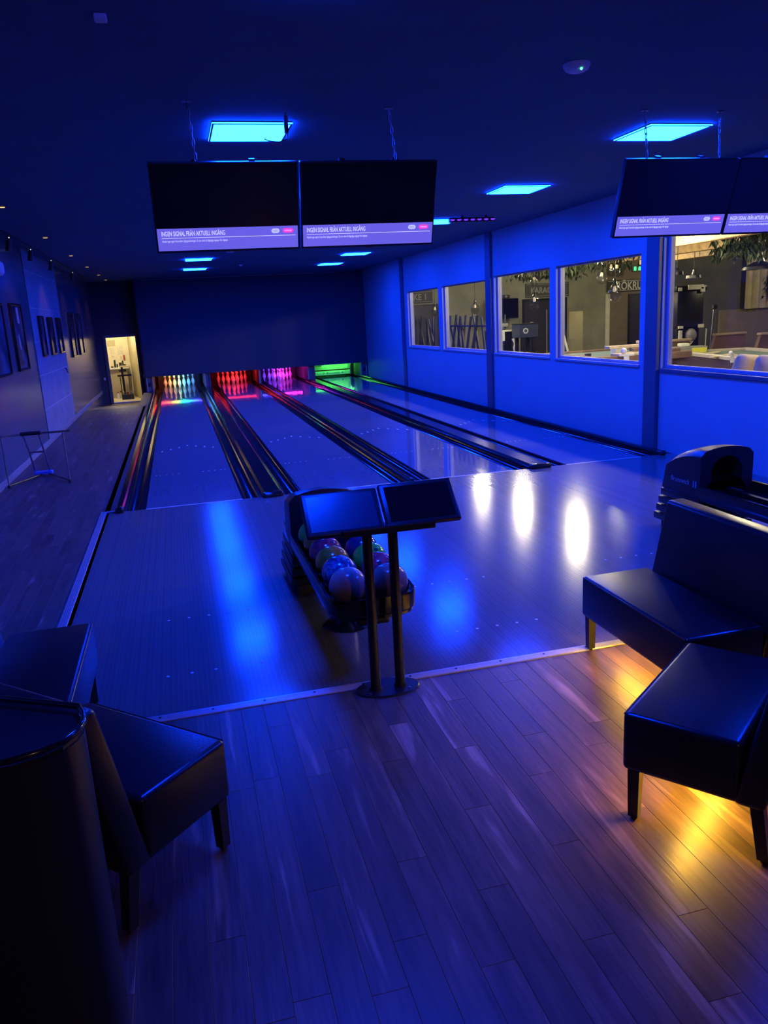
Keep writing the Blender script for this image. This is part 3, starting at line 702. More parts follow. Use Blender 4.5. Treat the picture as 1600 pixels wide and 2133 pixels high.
# ------------------------------------------------------------------ ball returns
def ball_return(x, label, ylen):
    t = thing('ball_return', label, 'ball return', (x, -3.52, 0), group='ball returns')
    # hood: crowned shell with a round mouth
    hw = .25; zb = .36
    def top(xx): return .735+.045*(1-(xx/hw)**2)
    N = 24
    inner = []; outer = []
    for k in range(N+1):
        a = PI+0.35-(PI+.70)*k/N
        inner.append((.148*math.cos(a), .555+.148*math.sin(a)))
    # outer outline: left side up, crowned top, right side down
    L_ = []
    for k in range(7): L_.append((-hw, zb+(top(-hw)-.03-zb)*k/6))
    for k in range(1, 12): xx = -hw+2*hw*k/12; L_.append((xx, top(xx)))
    for k in range(7): L_.append((hw, top(hw)-.03-(top(hw)-.03-zb)*k/6))
    outer = L_
    b = nb()
    n2 = len(outer); inr = [inner[int(round(k*N/(n2-1)))] for k in range(n2)]
    O = [b.verts.new((xx, 0, z)) for xx, z in outer]; I = [b.verts.new((xx, 0, z)) for xx, z in inr]
    for k in range(n2-1):
        vs = [O[k], O[k+1], I[k+1], I[k]]
        vs = [v for q, v in enumerate(vs) if all((v.co-u_.co).length > 1e-6 for u_ in vs[:q])]
        if len(vs) > 2: b.faces.new(vs)
    rows_ = [O]
    for f in range(1, 9):
        u = f/8; yy = .50*u; drop = .17*(u**2.2)
        rows_.append([b.verts.new((xx*(1-.10*u*u), yy+(.06*u*(1-(z-zb)/.4)), z-drop*((z-zb)/(.42)))) for xx, z in outer])
    for A, B in zip(rows_[:-1], rows_[1:]):
        for k in range(n2-1): b.faces.new((A[k], A[k+1], B[k+1], B[k]))
    b.faces.new(rows_[-1])
    obj('hood', b, 'black_satin', t, smooth=35)
    b = nb()
    I0 = [b.verts.new((xx, .001, z)) for xx, z in inner]; I1 = [b.verts.new((xx, .40, z)) for xx, z in inner]
    for k in range(N): b.faces.new((I0[k], I0[k+1], I1[k+1], I1[k]))
    b.faces.new(I1)
    obj('mouth', b, 'black_board', t, smooth=50)
    text('lettering', 'Brunswick', .062, 'emblem', t, (-hw-.0015, .40, .455), (PI/2, 0, -PI/2), 'LEFT', 1.0, .0008, shear=.2)
    for k in range(2):
        b = nb(); bx(b, -hw-.0025, -hw-.001, .045+k*.03, .060+k*.03, .445, .50); obj('lettering_bar', b, 'emblem', t)
    # louvred lower body
    for k in range(4):
        z1 = .36-.075*k
        b = nb(); bx(b, -hw-.004-.008*k, hw+.004+.008*k, -.015*k*0+.0, .54+.02*k, z1-.065, z1, bev=.012, seg=2); obj('louvre', b, 'black_satin', t, smooth=40)
    b = nb(); bx(b, -.22, .22, .02, .56, 0, .10); obj('plinth', b, 'black_board', t)
    # tray with rounded nose
    yl = -ylen
    def outline(o_, nose):
        p = [(-o_, .0)]
        for k in range(0, 13):
            a = PI+PI*k/12
            ex = .62
            cx_, sy_ = math.cos(a), math.sin(a)
            p.append((o_*math.copysign(abs(cx_)**ex, cx_), yl+.20+nose*math.copysign(abs(sy_)**ex, sy_)))
        p.append((o_, 0.0)); return p
    b = nb(); oo = outline(.245, .19)
    prism(b, oo, .345, .388); obj('tray_floor', b, 'black_gloss', t, smooth=30)
    b = nb(); A = outline(.262, .21); Bq = outline(.236, .18); Cq = outline(.225, .165)
    pr = []
    for (ax, ay), (bx_, by_), (cx_, cy_) in zip(A, Bq, Cq):
        pr.append([b.verts.new((cx_, cy_, .335)), b.verts.new((ax*.985, ay+.004, .375)), b.verts.new((ax*.99, ay, .452)), b.verts.new((ax*.97, ay, .470)), b.verts.new((bx_, by_, .468)), b.verts.new((bx_*.98, by_, .386))])
    for P_, Q_ in zip(pr[:-1], pr[1:]):
        for k in range(6): b.faces.new((P_[k], P_[(k+1) % 6], Q_[(k+1) % 6], Q_[k]))
    b.faces.new(pr[0]); b.faces.new(pr[-1][::-1])
    obj('rim', b, 'black_gloss', t, smooth=40)
    b = nb()
    prism(b, [(-.02, 0), (.02, 0), (.02, yl+.14), (0, yl+.06), (-.02, yl+.14)], .388, .432); obj('centre_ridge', b, 'black_gloss', t)
    b = nb(); bx(b, -.10, .10, yl+.10, yl+.60, .27, .345, bev=.02); obj('under_box', b, 'black_satin', t)
    b = nb(); cyl(b, (0, yl+.85, .03), (0, yl+.85, .35), .05, n=20); obj('pedestal', b, 'steel', t, smooth=40)
    b = nb(); lathe(b, [(0, 0), (.155, 0), (.160, .006), (.13, .016), (.07, .03), (.05, .05), (0, .05)], (0, yl+.85, 0.0005), 32); obj('base_plate', b, 'chrome', t, smooth=40)
    return t
ball_return(.886, 'black ball return with a loaded tray behind the scoring console', 1.51)
ball_return(4.249, 'black ball return behind the bench at the right, mostly empty tray', 1.51)

def ball_mat(name, a, b_, c=None, scale=3.5, rough=.12):
    m = bpy.data.materials.new(name); m.use_nodes = True; nt = m.node_tree; L = nt.links; b = nt.nodes['Principled BSDF']
    tc = mk(nt, 'ShaderNodeTexCoord'); n = mk(nt, 'ShaderNodeTexNoise', Scale=scale*3, Detail=4.0, Distortion=2.2); L.new(tc.outputs['Object'], n.inputs['Vector'])
    r = mk(nt, 'ShaderNodeValToRGB'); e = r.color_ramp.elements; e[0].position = .38; e[0].color = a+(1,); e[1].position = .66; e[1].color = b_+(1,)
    if c: x = e.new(.52); x.color = c+(1,)
    L.new(n.outputs['Fac'], r.inputs['Fac']); L.new(r.outputs['Color'], b.inputs['Base Color']); b.inputs['Roughness'].default_value = rough
    b.inputs['Coat Weight'].default_value = .3
    MATS[name] = m; return m
BALLS = [
    ('lavender', (.42, .30, .28), (.52, .38, .34), (.770, -4.845), (200, 25, 10), 'pale lavender bowling ball at the tray nose, left column'),
    ('marble_blue', (.02, .05, .12), (.20, .32, .50), (.770, -4.610), (-25, 20, 60), 'dark blue marbled bowling ball, second in the left column'),
    ('orange', (.85, .22, .02), (.90, .34, .05), (.772, -4.385), (-8, -4, 0), 'orange bowling ball with a finger hole on top, left column'),
    ('raspberry', (.65, .03, .06), (.70, .08, .12), (.770, -4.160), (60, 10, 40), 'raspberry red bowling ball, fourth in the left column'),
    ('rust', (.75, .16, .02), (.8, .26, .04), (.770, -3.935), (50, 50, 0), 'rust orange bowling ball, fifth in the left column'),
    ('green', (.02, .45, .04), (.04, .55, .06), (.768, -3.705), (70, 0, 0), 'green bowling ball nearest the hood in the left column'),
    ('mauve', (.38, .25, .22), (.48, .34, .26), (1.002, -4.870), (190, 30, 0), 'greyish mauve bowling ball at the tray nose, behind the console poles'),
    ('pink_red', (.75, .04, .08), (.8, .12, .14), (1.002, -4.640), (70, 10, 0), 'pinkish red bowling ball, second in the right column'),
    ('leaf_green', (.06, .62, .04), (.10, .72, .08), (1.002, -4.412), (60, 0, 0), 'bright green bowling ball, third in the right column'),
    ('navy', (.03, .03, .10), (.05, .05, .16), (1.002, -4.185), (60, 0, 0), 'dark navy bowling ball, fourth in the right column'),
    ('purple', (.22, .04, .26), (.30, .08, .34), (4.365, -4.34), (60, 0, 0), 'purple bowling ball on the right-hand ball return at the picture edge'),
]
bm = nb(); sphere(bm, (0, 0, 0), .108, 40, 24); ballme = bm
bmesh.ops.recalc_face_normals(bm, faces=bm.faces[:])
base_ball = bpy.data.meshes.new('ball'); bm.to_mesh(base_ball); bm.free()
for p in base_ball.polygons: p.use_smooth = True
b = nb()
for a, r in (((0, 0), .0155), ((.026, .034), .0125), ((-.026, .034), .0125)):
    v = Vector((a[0], a[1]+.0, math.sqrt(.108**2-a[0]**2-a[1]**2))).normalized()
    cyl(b, v*.1079, v*.1087, r, n=14)
hole = meshof('finger_holes', b, mats=['black_board'])
for nm, c1, c2, (x, y), rot, lab in BALLS:
    ball_mat('ball_'+nm, c1, c2, scale=6 if nm == 'marble_blue' else 3)
    me = base_ball.copy(); me.materials.append(MATS['ball_'+nm])
    t = obj('bowling_ball', me, [], None, (x, y, .4975), tuple(math.radians(v) for v in rot))
    tag(t, lab, 'bowling ball', 'bowling balls on the ball returns')
    obj('finger_holes', hole, [], t)

# ------------------------------------------------------------------ scoring console
t = thing('scoring_console', 'black twin-pole scoring console with two tilted screens', 'scoring console', (.888, -5.17, 0))
bm = nb(); lathe(bm, [(0, 0), (.178, 0), (.180, .004), (.172, .010), (0, .010)], n=40, sy=.60); obj('base_plate', bm, 'black_metal', t, smooth=35)
for k in range(4):
    a = PI/4+PI/2*k; bm = nb(); cyl(bm, (.14*math.cos(a)*1.1, .14*.55*math.sin(a), .010), (.14*math.cos(a)*1.1, .14*.55*math.sin(a), .014), .007, n=8); obj('bolt', bm, 'steel', t)
for x in (-.065, .072):
    bm = nb(); cyl(bm, (x, 0, .01), (x, 0, .90), .0265, n=20); obj('pole', bm, 'black_metal', t, smooth=40)
    bm = nb(); cyl(bm, (x, 0, .01), (x, 0, .022), .034, n=20); obj('collar', bm, 'black_metal', t, smooth=40)
bm = nb(); bx(bm, -.20, .30, -.035, .06, .875, .915, bev=.008); obj('cross_beam', bm, 'black_metal', t)
for x, dz, m_ in ((-.170, 0.0, 'screen_blue'), (.248, .012, 'screen_off')):
    s_ = bpy.data.objects.new('monitor', None); C.objects.link(s_); s_.parent = t; s_.location = (x, -.015, .895+dz); s_.rotation_euler = (-.77, 0, 0)
    W, H = .205, .262
    bm = nb(); bx(bm, -W, W, 0, .035, 0, H, bev=.012, seg=3); obj('casing', bm, 'black_satin', s_, smooth=40)
    bm = nb(); bx(bm, -W+.028, W-.028, -.002, .002, .026, H-.026); obj('touch_screen', bm, m_, s_)

# ------------------------------------------------------------------ leather benches
def bench(loc, ang, w_, label, led=False):
    t = thing('leather_bench', label, 'bench', (loc[0], loc[1], 0), (0, 0, ang), 'black leather benches')
    bm = nb(); bx(bm, 0, w_, 0, .425, .212, .452, bev=.022, seg=4); obj('seat', bm, 'leather', t, smooth=40)
    bm = nb()
    vs = bx(bm, 0.002, w_-.002, .405, .515, .205, .845, bev=.022, seg=4)
    for v in bm.verts:
        if v.co.z > .45: v.co.y += (v.co.z-.45)*.34
    obj('backrest', bm, 'leather', t, smooth=40)
    if led:
        bm = nb(); bx(bm, .10, w_-.08, .19, .215, .197, .2115); obj('under_seat_led', bm, 'amber_glow', t, label='amber LED strip under the seat')
    bm = nb()
    for z in (.444,):
        tube(bm, [(.015, .004, z), (w_-.015, .004, z)], .0045, 6)
    obj('piping', bm, 'leather', t)
    for x in (.03, w_-.03):
        for y, k in ((.045, 0), (.485, 1)):
            bm = nb(); b0 = .019; t0 = .023
            A = [bm.verts.new((x+sx*b0, y+sy*b0+k*.03, 0.012)) for sx, sy in ((-1, -1), (1, -1), (1, 1), (-1, 1))]
            B = [bm.verts.new((x+sx*t0, y+sy*t0, .215)) for sx, sy in ((-1, -1), (1, -1), (1, 1), (-1, 1))]
            for q in range(4): bm.faces.new((A[q], A[(q+1) % 4], B[(q+1) % 4], B[q]))
            bm.faces.new(A[::-1]); bm.faces.new(B)
            lg = obj('leg', bm, 'black_satin', t)
            bm = nb(); lathe(bm, [(0, 0), (.013, 0), (.013, .012), (0, .012)], (x, y+k*.03, 0.0), 10); obj('glide', bm, 'black_plastic', lg)
    return t
bench((2.088, -5.088), -PI/2, .985, 'black leather bench at right, its back towards the far ball return', True)
bench((2.086, -6.082), math.atan2(-.613, -.790), .787, 'black leather bench at right nearest the viewer, over amber light', True)
bench((-.612, -5.735), PI/2, 1.0, 'black leather bench at left, cut by the picture edge')
bench((-.003, -6.235), math.atan2(.70, -.714), .76, 'black leather bench at lower left with its back to the viewer')
# half-round black counter at the lower left corner
t = thing('half_round_counter', 'solid black half-round counter with raised rim at lower left', 'counter', (-.60, -6.95, 0))
def dpts(s):
    p = [(-.30, .36), (.222, .052)]
    for x, y in ((.238, .0), (.243, -.045), (.232, -.09), (.205, -.132), (.155, -.165), (.09, -.184), (0, -.195), (-.10, -.19), (-.22, -.14), (-.30, -.04)): p.append((x, y))
    return [(x*s, y*s) for x, y in p]
bm = nb(); prism(bm, dpts(.985), 0.0, .96); obj('body', bm, 'black_satin', t, smooth=30)
bm = nb(); prism(bm, dpts(.97), .96, .972); obj('top', bm, 'black_satin', t)
bm = nb(); ring = [(x, y, .988) for x, y in dpts(.995)]; tube(bm, ring, .009, 8, closed=True); obj('rim', bm, 'black_gloss', t, smooth=50)

# unseen pendant added behind the viewer to warm the foreground
t = thing('fill_pendant', 'warm pendant lamp added out of view behind the viewer', 'pendant lamp', (1.6, -10.6, 2.5))
bm = nb(); lathe(bm, [(.02, .2), (.05, .18), (.16, .0), (.155, 0), (.045, .175), (.02, .19)], n=24); obj('shade', bm, 'black_metal', t, smooth=40)
bm = nb(); cyl(bm, (0, 0, .2), (0, 0, ZC-2.5), .004, n=6); obj('cord', bm, 'black_plastic', t)
bm = nb(); sphere(bm, (0, 0, .05), .04, 12, 8); obj('bulb', bm, 'dim_bulb', t)
lamp('fill_pendant_light', 'POINT', (0, 0, -.02), BEHIND_W, (1.0, .52, .36), .06, parent=t)

# ------------------------------------------------------------------ lit back room behind the open door
bm = nb(); bx(bm, -2.75, -1.58, 20.4, 20.45, -.5, 2.3); struct('wall_storeroom_back', bm, 'cream_wall')
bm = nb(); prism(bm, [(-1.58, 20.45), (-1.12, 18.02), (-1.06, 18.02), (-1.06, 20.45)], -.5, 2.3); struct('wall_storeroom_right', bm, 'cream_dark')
bm = nb(); bx(bm, -2.8, -2.75, 18.02, 20.45, -.5, 2.3); struct('wall_storeroom_left', bm, 'cream_wall')
bm = nb(); bx(bm, -2.8, -1.06, 18.02, 20.45, -.5, -.335); struct('floor_storeroom', bm, 'cream_floor')
bm = nb(); bx(bm, -2.8, -1.06, 18.02, 20.45, 2.25, 2.3); struct('ceiling_storeroom', bm, 'cream_wall')
t = thing('storeroom_lamp', 'ceiling lamp inside the lit storeroom above its door', 'ceiling lamp', (-1.95, 19.1, 2.2))
bm = nb(); bx(bm, -.3, .3, -.1, .1, 0, .05, bev=.01); obj('diffuser', bm, 'dim_bulb', t)
lamp('storeroom_light', 'POINT', (0, 0, -.12), BACK_ROOM_W, (1.0, .90, .60), .12, parent=t)
t = thing('storeroom_counter', 'pale storeroom counter with wooden top seen through the door', 'counter', (-2.2, 20.2, -.335))
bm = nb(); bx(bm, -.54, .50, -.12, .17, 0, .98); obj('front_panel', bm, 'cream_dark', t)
bm = nb(); bx(bm, -.54, .56, -.22, .19, .98, 1.035, bev=.006, seg=1); obj('top', bm, 'white_paint', t)
for x0, x1, z0, z1, m_, lab in ((-2.268, -2.006, 1.418, 1.62, 'cream_dark', 'greyish notice at upper left of the storeroom wall'), (-2.224, -2.063, 1.168, 1.381, 'paper', 'grey paper sheet on storeroom wall, left one'), (-1.965, -1.79, 1.109, 1.416, 'paper', 'large grey paper sheet on storeroom wall, right one'), (-2.19, -2.10, 1.02, 1.15, 'paper', 'small paper slip low on the storeroom wall'), (-1.90, -1.82, .94, 1.06, 'paper', 'small grey card above the storeroom counter')):
    bm = nb(); bx(bm, x0, x1, 20.392, 20.399, z0, z1); o = obj('wall_paper', bm, m_); tag(o, lab, 'paper')
bm = nb(); bx(bm, -1.79, -1.74, 20.36, 20.399, .93, 1.10, bev=.01); o = obj('red_tape_roll', bm, 'red_plastic'); tag(o, 'small red tool hanging on the storeroom wall', 'tool')
t = thing('tool_pile', 'pile of dark tools on the storeroom counter', 'tools', (-1.98, 20.12, .70))
for k, a in enumerate(((-.10, .0, .06, .26, -.1), (-.03, .0, .05, .12, .3), (.08, .03, .09, .16, -.2), (.16, 0, .05, .22, .35), (.22, .02, .08, .10, .0), (-.2, .0, .08, .05, .0))):
    bm = nb(); bx(bm, a[0]-a[2]/2, a[0]+a[2]/2, -.04, .04, 0, a[3], bev=.012); obj('tool', bm, 'black_plastic', t)
t = thing('black_stand', 'black metal column stand with side bars in the storeroom', 'stand', (-1.84, 19.6, -.335))
bm = nb(); bx(bm, -.035, .035, -.035, .035, 0, 1.06, bev=.004, seg=1); obj('column', bm, 'black_metal', t)
bm = nb(); bx(bm, -.17, .29, -.05, .05, .75, .81, bev=.006, seg=1); obj('cross_bar', bm, 'black_metal', t)
bm = nb(); bx(bm, -.06, .24, -.16, .16, 1.06, 1.10, bev=.004, seg=1); obj('top', bm, 'wood_shelf', t)
bm = nb(); tube(bm, [(-.09, 0, .76), (-.095, 0, .03)], .014, 8); obj('side_leg', bm, 'black_metal', t)
bm = nb(); bx(bm, -.10, .14, -.04, .04, .90, .99, bev=.02); obj('bracket', bm, 'black_plastic', t)
bm = nb(); tube(bm, [(.30, 0, 1.0), (.29, 0, .25)], .018, 8); obj('white_pipe', bm, 'white_paint', t)
t = thing('tool_tray', 'low black tray of parts on the storeroom floor', 'tray', (-1.73, 19.22, -.335))
bm = nb(); bx(bm, -.19, .19, -.14, .14, 0, .17, bev=.012); obj('tray', bm, 'black_plastic', t)
for k in range(3):
    bm = nb(); lathe(bm, [(0, 0), (.03, 0), (.03, .08), (.012, .1), (0, .1)], (-.12+k*.12, 0, .17), 12); obj('can', bm, ('grey_plastic', 'red_plastic', 'grey_plastic')[k], t, smooth=40)
for k, x in enumerate((-2.06, -1.98)):
    t = thing('spray_bottle', ['white spray bottle with red cap on storeroom floor, left one', 'white spray bottle beside the black stand in the storeroom'][k], 'bottle', (x, 19.55+.25*k, -.335))
    bm = nb(); lathe(bm, [(0, 0), (.04, 0), (.042, .14), (.018, .2), (0, .2)], n=14); obj('bottle', bm, 'white_plastic', t, smooth=40)
    bm = nb(); lathe(bm, [(0, .2), (.022, .2), (.022, .25), (0, .25)], n=12); obj('cap', bm, 'red_plastic', t, smooth=40)

# ------------------------------------------------------------------ room next door
X0 = XR+TH
YE = 15.5
bm = nb(); bx(bm, X0, 22, -6, YE+.1, -.4, -.2); struct('floor_next_room', bm, 'next_floor')
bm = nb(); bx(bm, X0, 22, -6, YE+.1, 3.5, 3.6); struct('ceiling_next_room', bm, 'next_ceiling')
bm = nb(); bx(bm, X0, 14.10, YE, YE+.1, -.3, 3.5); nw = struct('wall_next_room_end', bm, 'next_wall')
bm = nb(); bx(bm, 14.10, 22, YE-.02, YE+.1, -.3, 2.25); bx(bm, 14.10, 22, YE, YE+.1, 2.25, 3.5); struct('wall_next_room_smoking', bm, 'next_wall_brown')
bm = nb(); bx(bm, 14.05, 14.19, YE-.05, YE, -.2, 2.25); struct('trim_8', bm, 'white_paint')
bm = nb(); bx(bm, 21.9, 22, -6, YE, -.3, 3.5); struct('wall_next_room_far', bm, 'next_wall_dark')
bm = nb(); bx(bm, X0, 22, -6.1, -6, -.3, 3.5); struct('wall_next_room_near', bm, 'next_wall')
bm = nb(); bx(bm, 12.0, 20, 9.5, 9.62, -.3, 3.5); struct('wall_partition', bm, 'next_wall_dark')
bm = nb(); bx(bm, 13.9, 20, 9.42, 9.5, -.2, 1.62, bev=.01, seg=1); struct('trim_9', bm, 'next_wall_brown')
# dark doors in the end wall
for k, (x0, x1) in enumerate(((6.9, 8.15), (11.10, 12.55), (14.95, 15.35))):
    d = bpy.data.objects.new('door_%d' % (k+2), None); C.objects.link(d); d['kind'] = 'structure'; d.location = ((x0+x1)/2, YE, -.2)
    h = (x1-x0)/2; H = 2.36
    bm = nb(); bx(bm, -h, h, -.04, 0, 0, H); obj('leaf', bm, 'door_dark', d)
    for a in ((-h-.06, -h, -.06, 0, 0, H+.06), (h, h+.06, -.06, 0, 0, H+.06), (-h, h, -.06, 0, H, H+.06)):
        bm = nb(); bx(bm, *a); obj('door_frame', bm, 'black_satin', d)
    if k == 1:
        bm = nb(); bx(bm, .05, .08, -.05, -.04, .1, H-.3); obj('seam', bm, 'window_frame', d)
# signs
def sign(x0, x1, z0, z1, s, bmat, lmat, label, size, sx, y=YE):
    t = thing('wall_sign', label, 'sign', ((x0+x1)/2, y-.001, (z0+z1)/2), group='lettered signs in the next room')
    w_, h = (x1-x0)/2, (z1-z0)/2
    bm = nb(); bx(bm, -w_, w_, -.05, 0, -h, h, bev=.006, seg=1); obj('board', bm, bmat, t)
    bm = nb()
    for a in ((-w_+.03, w_-.03, -h+.03, -h+.042), (-w_+.03, w_-.03, h-.042, h-.03)): bx(bm, a[0], a[1], -.056, -.05, a[2], a[3])
    obj('border', bm, lmat, t)
    text('letters', s, size, lmat, t, (0, -.056, -size*.35), (PI/2, 0, 0), 'CENTER', sx, .004, bold=.006)
sign(6.15+.2, 7.98, 2.27, 2.64, 'KARAOKE 1', 'sign_board_grey', 'sign_letter_dim', 'grey sign reading KARAOKE 1 seen through the farthest window', .26, .92)
sign(11.15, 12.68, 2.26, 2.70, 'KARAOKE 2', 'sign_board_grey', 'sign_letter_dim', 'grey sign reading KARAOKE 2 seen through the third window', .26, .86)
sign(14.08, 15.95, 2.31, 2.68, 'RÖKRUM', 'sign_board', 'sign_letter', 'black sign with white letters RÖKRUM behind a glass pendant', .36, .80)
t = thing('exit_sign', 'small glowing green exit sign high in the next room', 'exit sign', (14.9, 14.9, 3.0))
bm = nb(); bx(bm, -.25, .25, 0, .04, -.1, .1, bev=.01); obj('box', bm, 'black_plastic', t)
bm = nb(); cyl(bm, (0, .02, .1), (0, .02, .5), .01, n=8); obj('rod', bm, 'black_metal', t)
for k, x in enumerate((-.14, .02, .15)):
    bm = nb(); prism_x(bm, [(-.012, -.06), (-.012, .06), (-.002, .06), (-.002, -.06)], x-.04, x+.04); obj('pictogram', bm, 'exit_green', t)
# wall spots near the windows, real light that falls through onto the approach
for k, y in enumerate((-3.0, .25, 3.0, 5.75, 8.5, 11.25)):
    t = thing('ceiling_spotlight', 'warm ceiling spotlight just inside the next room, %s of its row' % ['nearest', 'second', 'third', 'fourth', 'fifth', 'farthest'][k], 'spotlight', (7.85, y, 2.86), group='warm spots along the windows')
    bm = nb(); cyl(bm, (0, 0, .06), (0, 0, .64), .012, n=8); obj('stem', bm, 'black_metal', t)
    bm = nb(); lathe(bm, [(.0, .10), (.07, .10), (.085, .0), (.078, .0), (.06, .08), (0, .08)], n=20); obj('can', bm, 'black_metal', t, smooth=40)
    bm = nb(); sphere(bm, (0, 0, .02), .045, 14, 8); obj('bulb', bm, 'spot_bulb', t, smooth=60)
    lamp('spot_light', 'POINT', (0, 0, -.05), NEXT_ROOM_W*1.4, WARM, .13, parent=t)
for k, (x, y) in enumerate(((11.0, 12.0), (10.4, 8.4), (10.2, 3.5), (14.5, 6.0), (17, 12.5))):  # lamps added so the far walls in here get enough light
    t = thing('fill_ceiling_lamp', 'plain warm ceiling lamp added to light the next room, %s' % ['over the karaoke doors', 'in the middle', 'over the pool table', 'over the brown sofas', 'over the smoking room door'][k], 'ceiling lamp', (x, y, 3.42), group='added fill lamps next door')
    bm = nb(); lathe(bm, [(0, -.05), (.10, -.04), (.13, 0), (.13, .08), (0, .08)], n=20); obj('dome', bm, 'dim_bulb', t, smooth=40)
    lamp('fill_ceiling_light', 'POINT', (0, 0, -.12), NEXT_ROOM_W*.9, WARM, .1, parent=t)
# glass pendants in a row inside the windows
def pendant(x, y, z, s, label, zc=3.5):
    t = thing('glass_pendant', label, 'pendant lamp', (x, y, z), group='clear glass pendants')
    bm = nb(); cyl(bm, (0, 0, .20*s), (0, 0, zc-z), .006, n=6); obj('cord', bm, 'black_plastic', t)
    bm = nb(); lathe(bm, [(0, .20), (.022, .20), (.03, .13), (.05, .10), (.05, .085), (0, .085)], n=16); obj('socket', bm, 'black_gloss', t, smooth=40); t.children[-1].scale = (s, s, s)
    bm = nb(); lathe(bm, [(.045, .10), (.085, .05), (.105, -.02), (.10, -.09), (.07, -.145), (.03, -.165), (0, -.168)], n=24); obj('globe', bm, 'bulb_glass', t, smooth=60); t.children[-1].scale = (s, s, s)
    bm = nb(); lathe(bm, [(0, .085), (.014, .08), (.03, .03), (.026, .0), (0, -.012)], n=14); obj('bulb', bm, 'pendant_bulb', t, smooth=60); t.children[-1].scale = (s, s, s)
pendant(7.0, 2.95, 2.14, 1.0, 'clear glass pendant lamp in the fourth window, nearest one')
pendant(7.0, 5.97, 2.07, 1.0, 'clear glass pendant lamp in the third window')
pendant(7.12, 9.55, 2.02, .95, 'clear glass pendant lamp in the second window')
pendant(7.12, 12.66, 2.03, .95, 'clear glass pendant lamp in the farthest window')
for k, (x, y, z, s) in enumerate(((8.6, 5.6, 2.62, .75), (8.5, 6.0, 2.50, .75), (8.4, 5.9, 2.78, .6), (8.8, 9.8, 2.62, .75), (8.7, 10.3, 2.78, .6), (9.0, 6.5, 2.66, .5))):
    pendant(x, y, z, s, 'small clustered glass bulb under the ceiling greenery, %s' % ['lower right in the fourth window', 'lowest in the fourth window', 'upper in the fourth window', 'lower in the third window', 'upper in the third window', 'left in the fourth window'][k])
# screen of crossed dark stakes
t = thing('stake_screen', 'screen of crossed dark upright stakes behind the two far windows', 'screen', (6.9, 11.4, -.2), group=None)
bm = nb(); bx(bm, -.06, .10, -3.2, 3.1, 0, 1.24, bev=.01, seg=1); obj('planter', bm, 'stake_dark', t)
bm = nb(); bx(bm, .0, .03, -3.2, -.2, 1.78, 1.82); obj('rail', bm, 'stake_dark', t)
ST = [(14.31, 14.16), (13.95, 13.93), (13.55, 13.18), (13.19, 13.39), (12.9, 12.6), (12.52, 12.09), (12.23, 12.33), (11.91, 12.05), (11.6, 11.5), (11.18, 11.01), (10.88, 10.50), (10.68, 10.97), (10.35, 10.06), (10.23, 10.59), (10.07, 10.30), (9.92, 9.75), (9.69, 9.98), (9.21, 9.56), (9.19, 8.84), (8.79, 9.16), (8.65, 8.46), (13.7, 13.8), (12.75, 12.85)]
for k, (a, b_) in enumerate(ST):
    bm = nb(); xo = -.02 if k % 2 else .025; w0 = .045+.02*((k*7) % 3)/2; w1 = .05+.035*((k*5) % 4)/3
    z0, z1 = 1.2, 2.04+.10*(((k*3) % 5)/5-.4)
    A = [bm.verts.new((xo+sx*.015, b_-11.4+sy*w1, z0)) for sx, sy in ((-1, -1), (1, -1), (1, 1), (-1, 1))]
    B = [bm.verts.new((xo+sx*.015, a-11.4+sy*w0*.55, z1)) for sx, sy in ((-1, -1), (1, -1), (1, 1), (-1, 1))]
    for q in range(4): bm.faces.new((A[q], A[(q+1) % 4], B[(q+1) % 4], B[q]))
    bm.faces.new(A[::-1]); bm.faces.new(B)
    obj('stake', bm, 'stake_dark', t)
# beams with hanging greenery
for k, (x, y0, y1) in enumerate(((8.5, -3.5, 4.3), (10.0, 0.5, 8.2), (11.5, 2.5, 9.3))):
    bm = nb(); bx(bm, -.09, .09, 0, y1-y0, 0, .22, bev=.01, seg=1); bx(bm, -.02, .02, .3, .34, .22, .66); bx(bm, -.02, .02, y1-y0-.4, y1-y0-.36, .22, .66); o = obj('ceiling_beam', bm, 'beam_wood', None, (x, y0, 2.84)); tag(o, 'warm wooden ceiling beam in the next room, %s' % ['nearest the windows', 'middle one', 'farthest from the windows'][k], 'beam', 'wooden beams in the next room')
def leaf_mesh():
    b = nb(); l, w_ = .16, .035
    P = [(0, 0, 0), (w_, l*.35, .012), (w_*.8, l*.7, -.004), (0, l, -.03), (-w_*.8, l*.7, -.004), (-w_, l*.35, .012)]
    c = b.verts.new((0, l*.5, -.008)); v = [b.verts.new(p) for p in P]
    for i in range(6): b.faces.new((c, v[i], v[(i+1) % 6]))
    return meshof('leaf', b, mats=['leaf'])
lf = leaf_mesh()
def greenery(x, y, z, n, L_, D, label):
    rr = random.Random(int(x*100+y*10))
    b = nb()
    for k in range(n):
        px, py = rr.uniform(-L_, L_), rr.uniform(-.25, .25); d = rr.random()**1.6*D
        M_ = Matrix.Translation((px, py, -d)) @ Euler((rr.uniform(-2.2, -.6), rr.uniform(-.5, .5), rr.uniform(0, 6.28))).to_matrix().to_4x4() @ Matrix.Scale(rr.uniform(.6, 1.2), 4)
        l, w_ = .16, .035
        P = [(0, 0, 0), (w_, l*.45, .008), (0, l, -.03), (-w_, l*.45, .008)]
        b.faces.new([b.verts.new(M_ @ Vector(p)) for p in P])
    t = thing('hanging_greenery', label, 'hanging plant', (x, y, z), group='hanging greenery next door')
    o = obj('leaves', b, 'leaf', t); o['kind'] = 'stuff'
    b = nb()
    for k in range(10):
        px, py = rr.uniform(-L_, L_), rr.uniform(-.2, .2); tube(b, [(px, py, .1), (px+.03, py, -D*.3), (px-.02, py+.02, -D*.7)], .005, 5)
    o = obj('vines', b, 'leaf', t); o['kind'] = 'stuff'
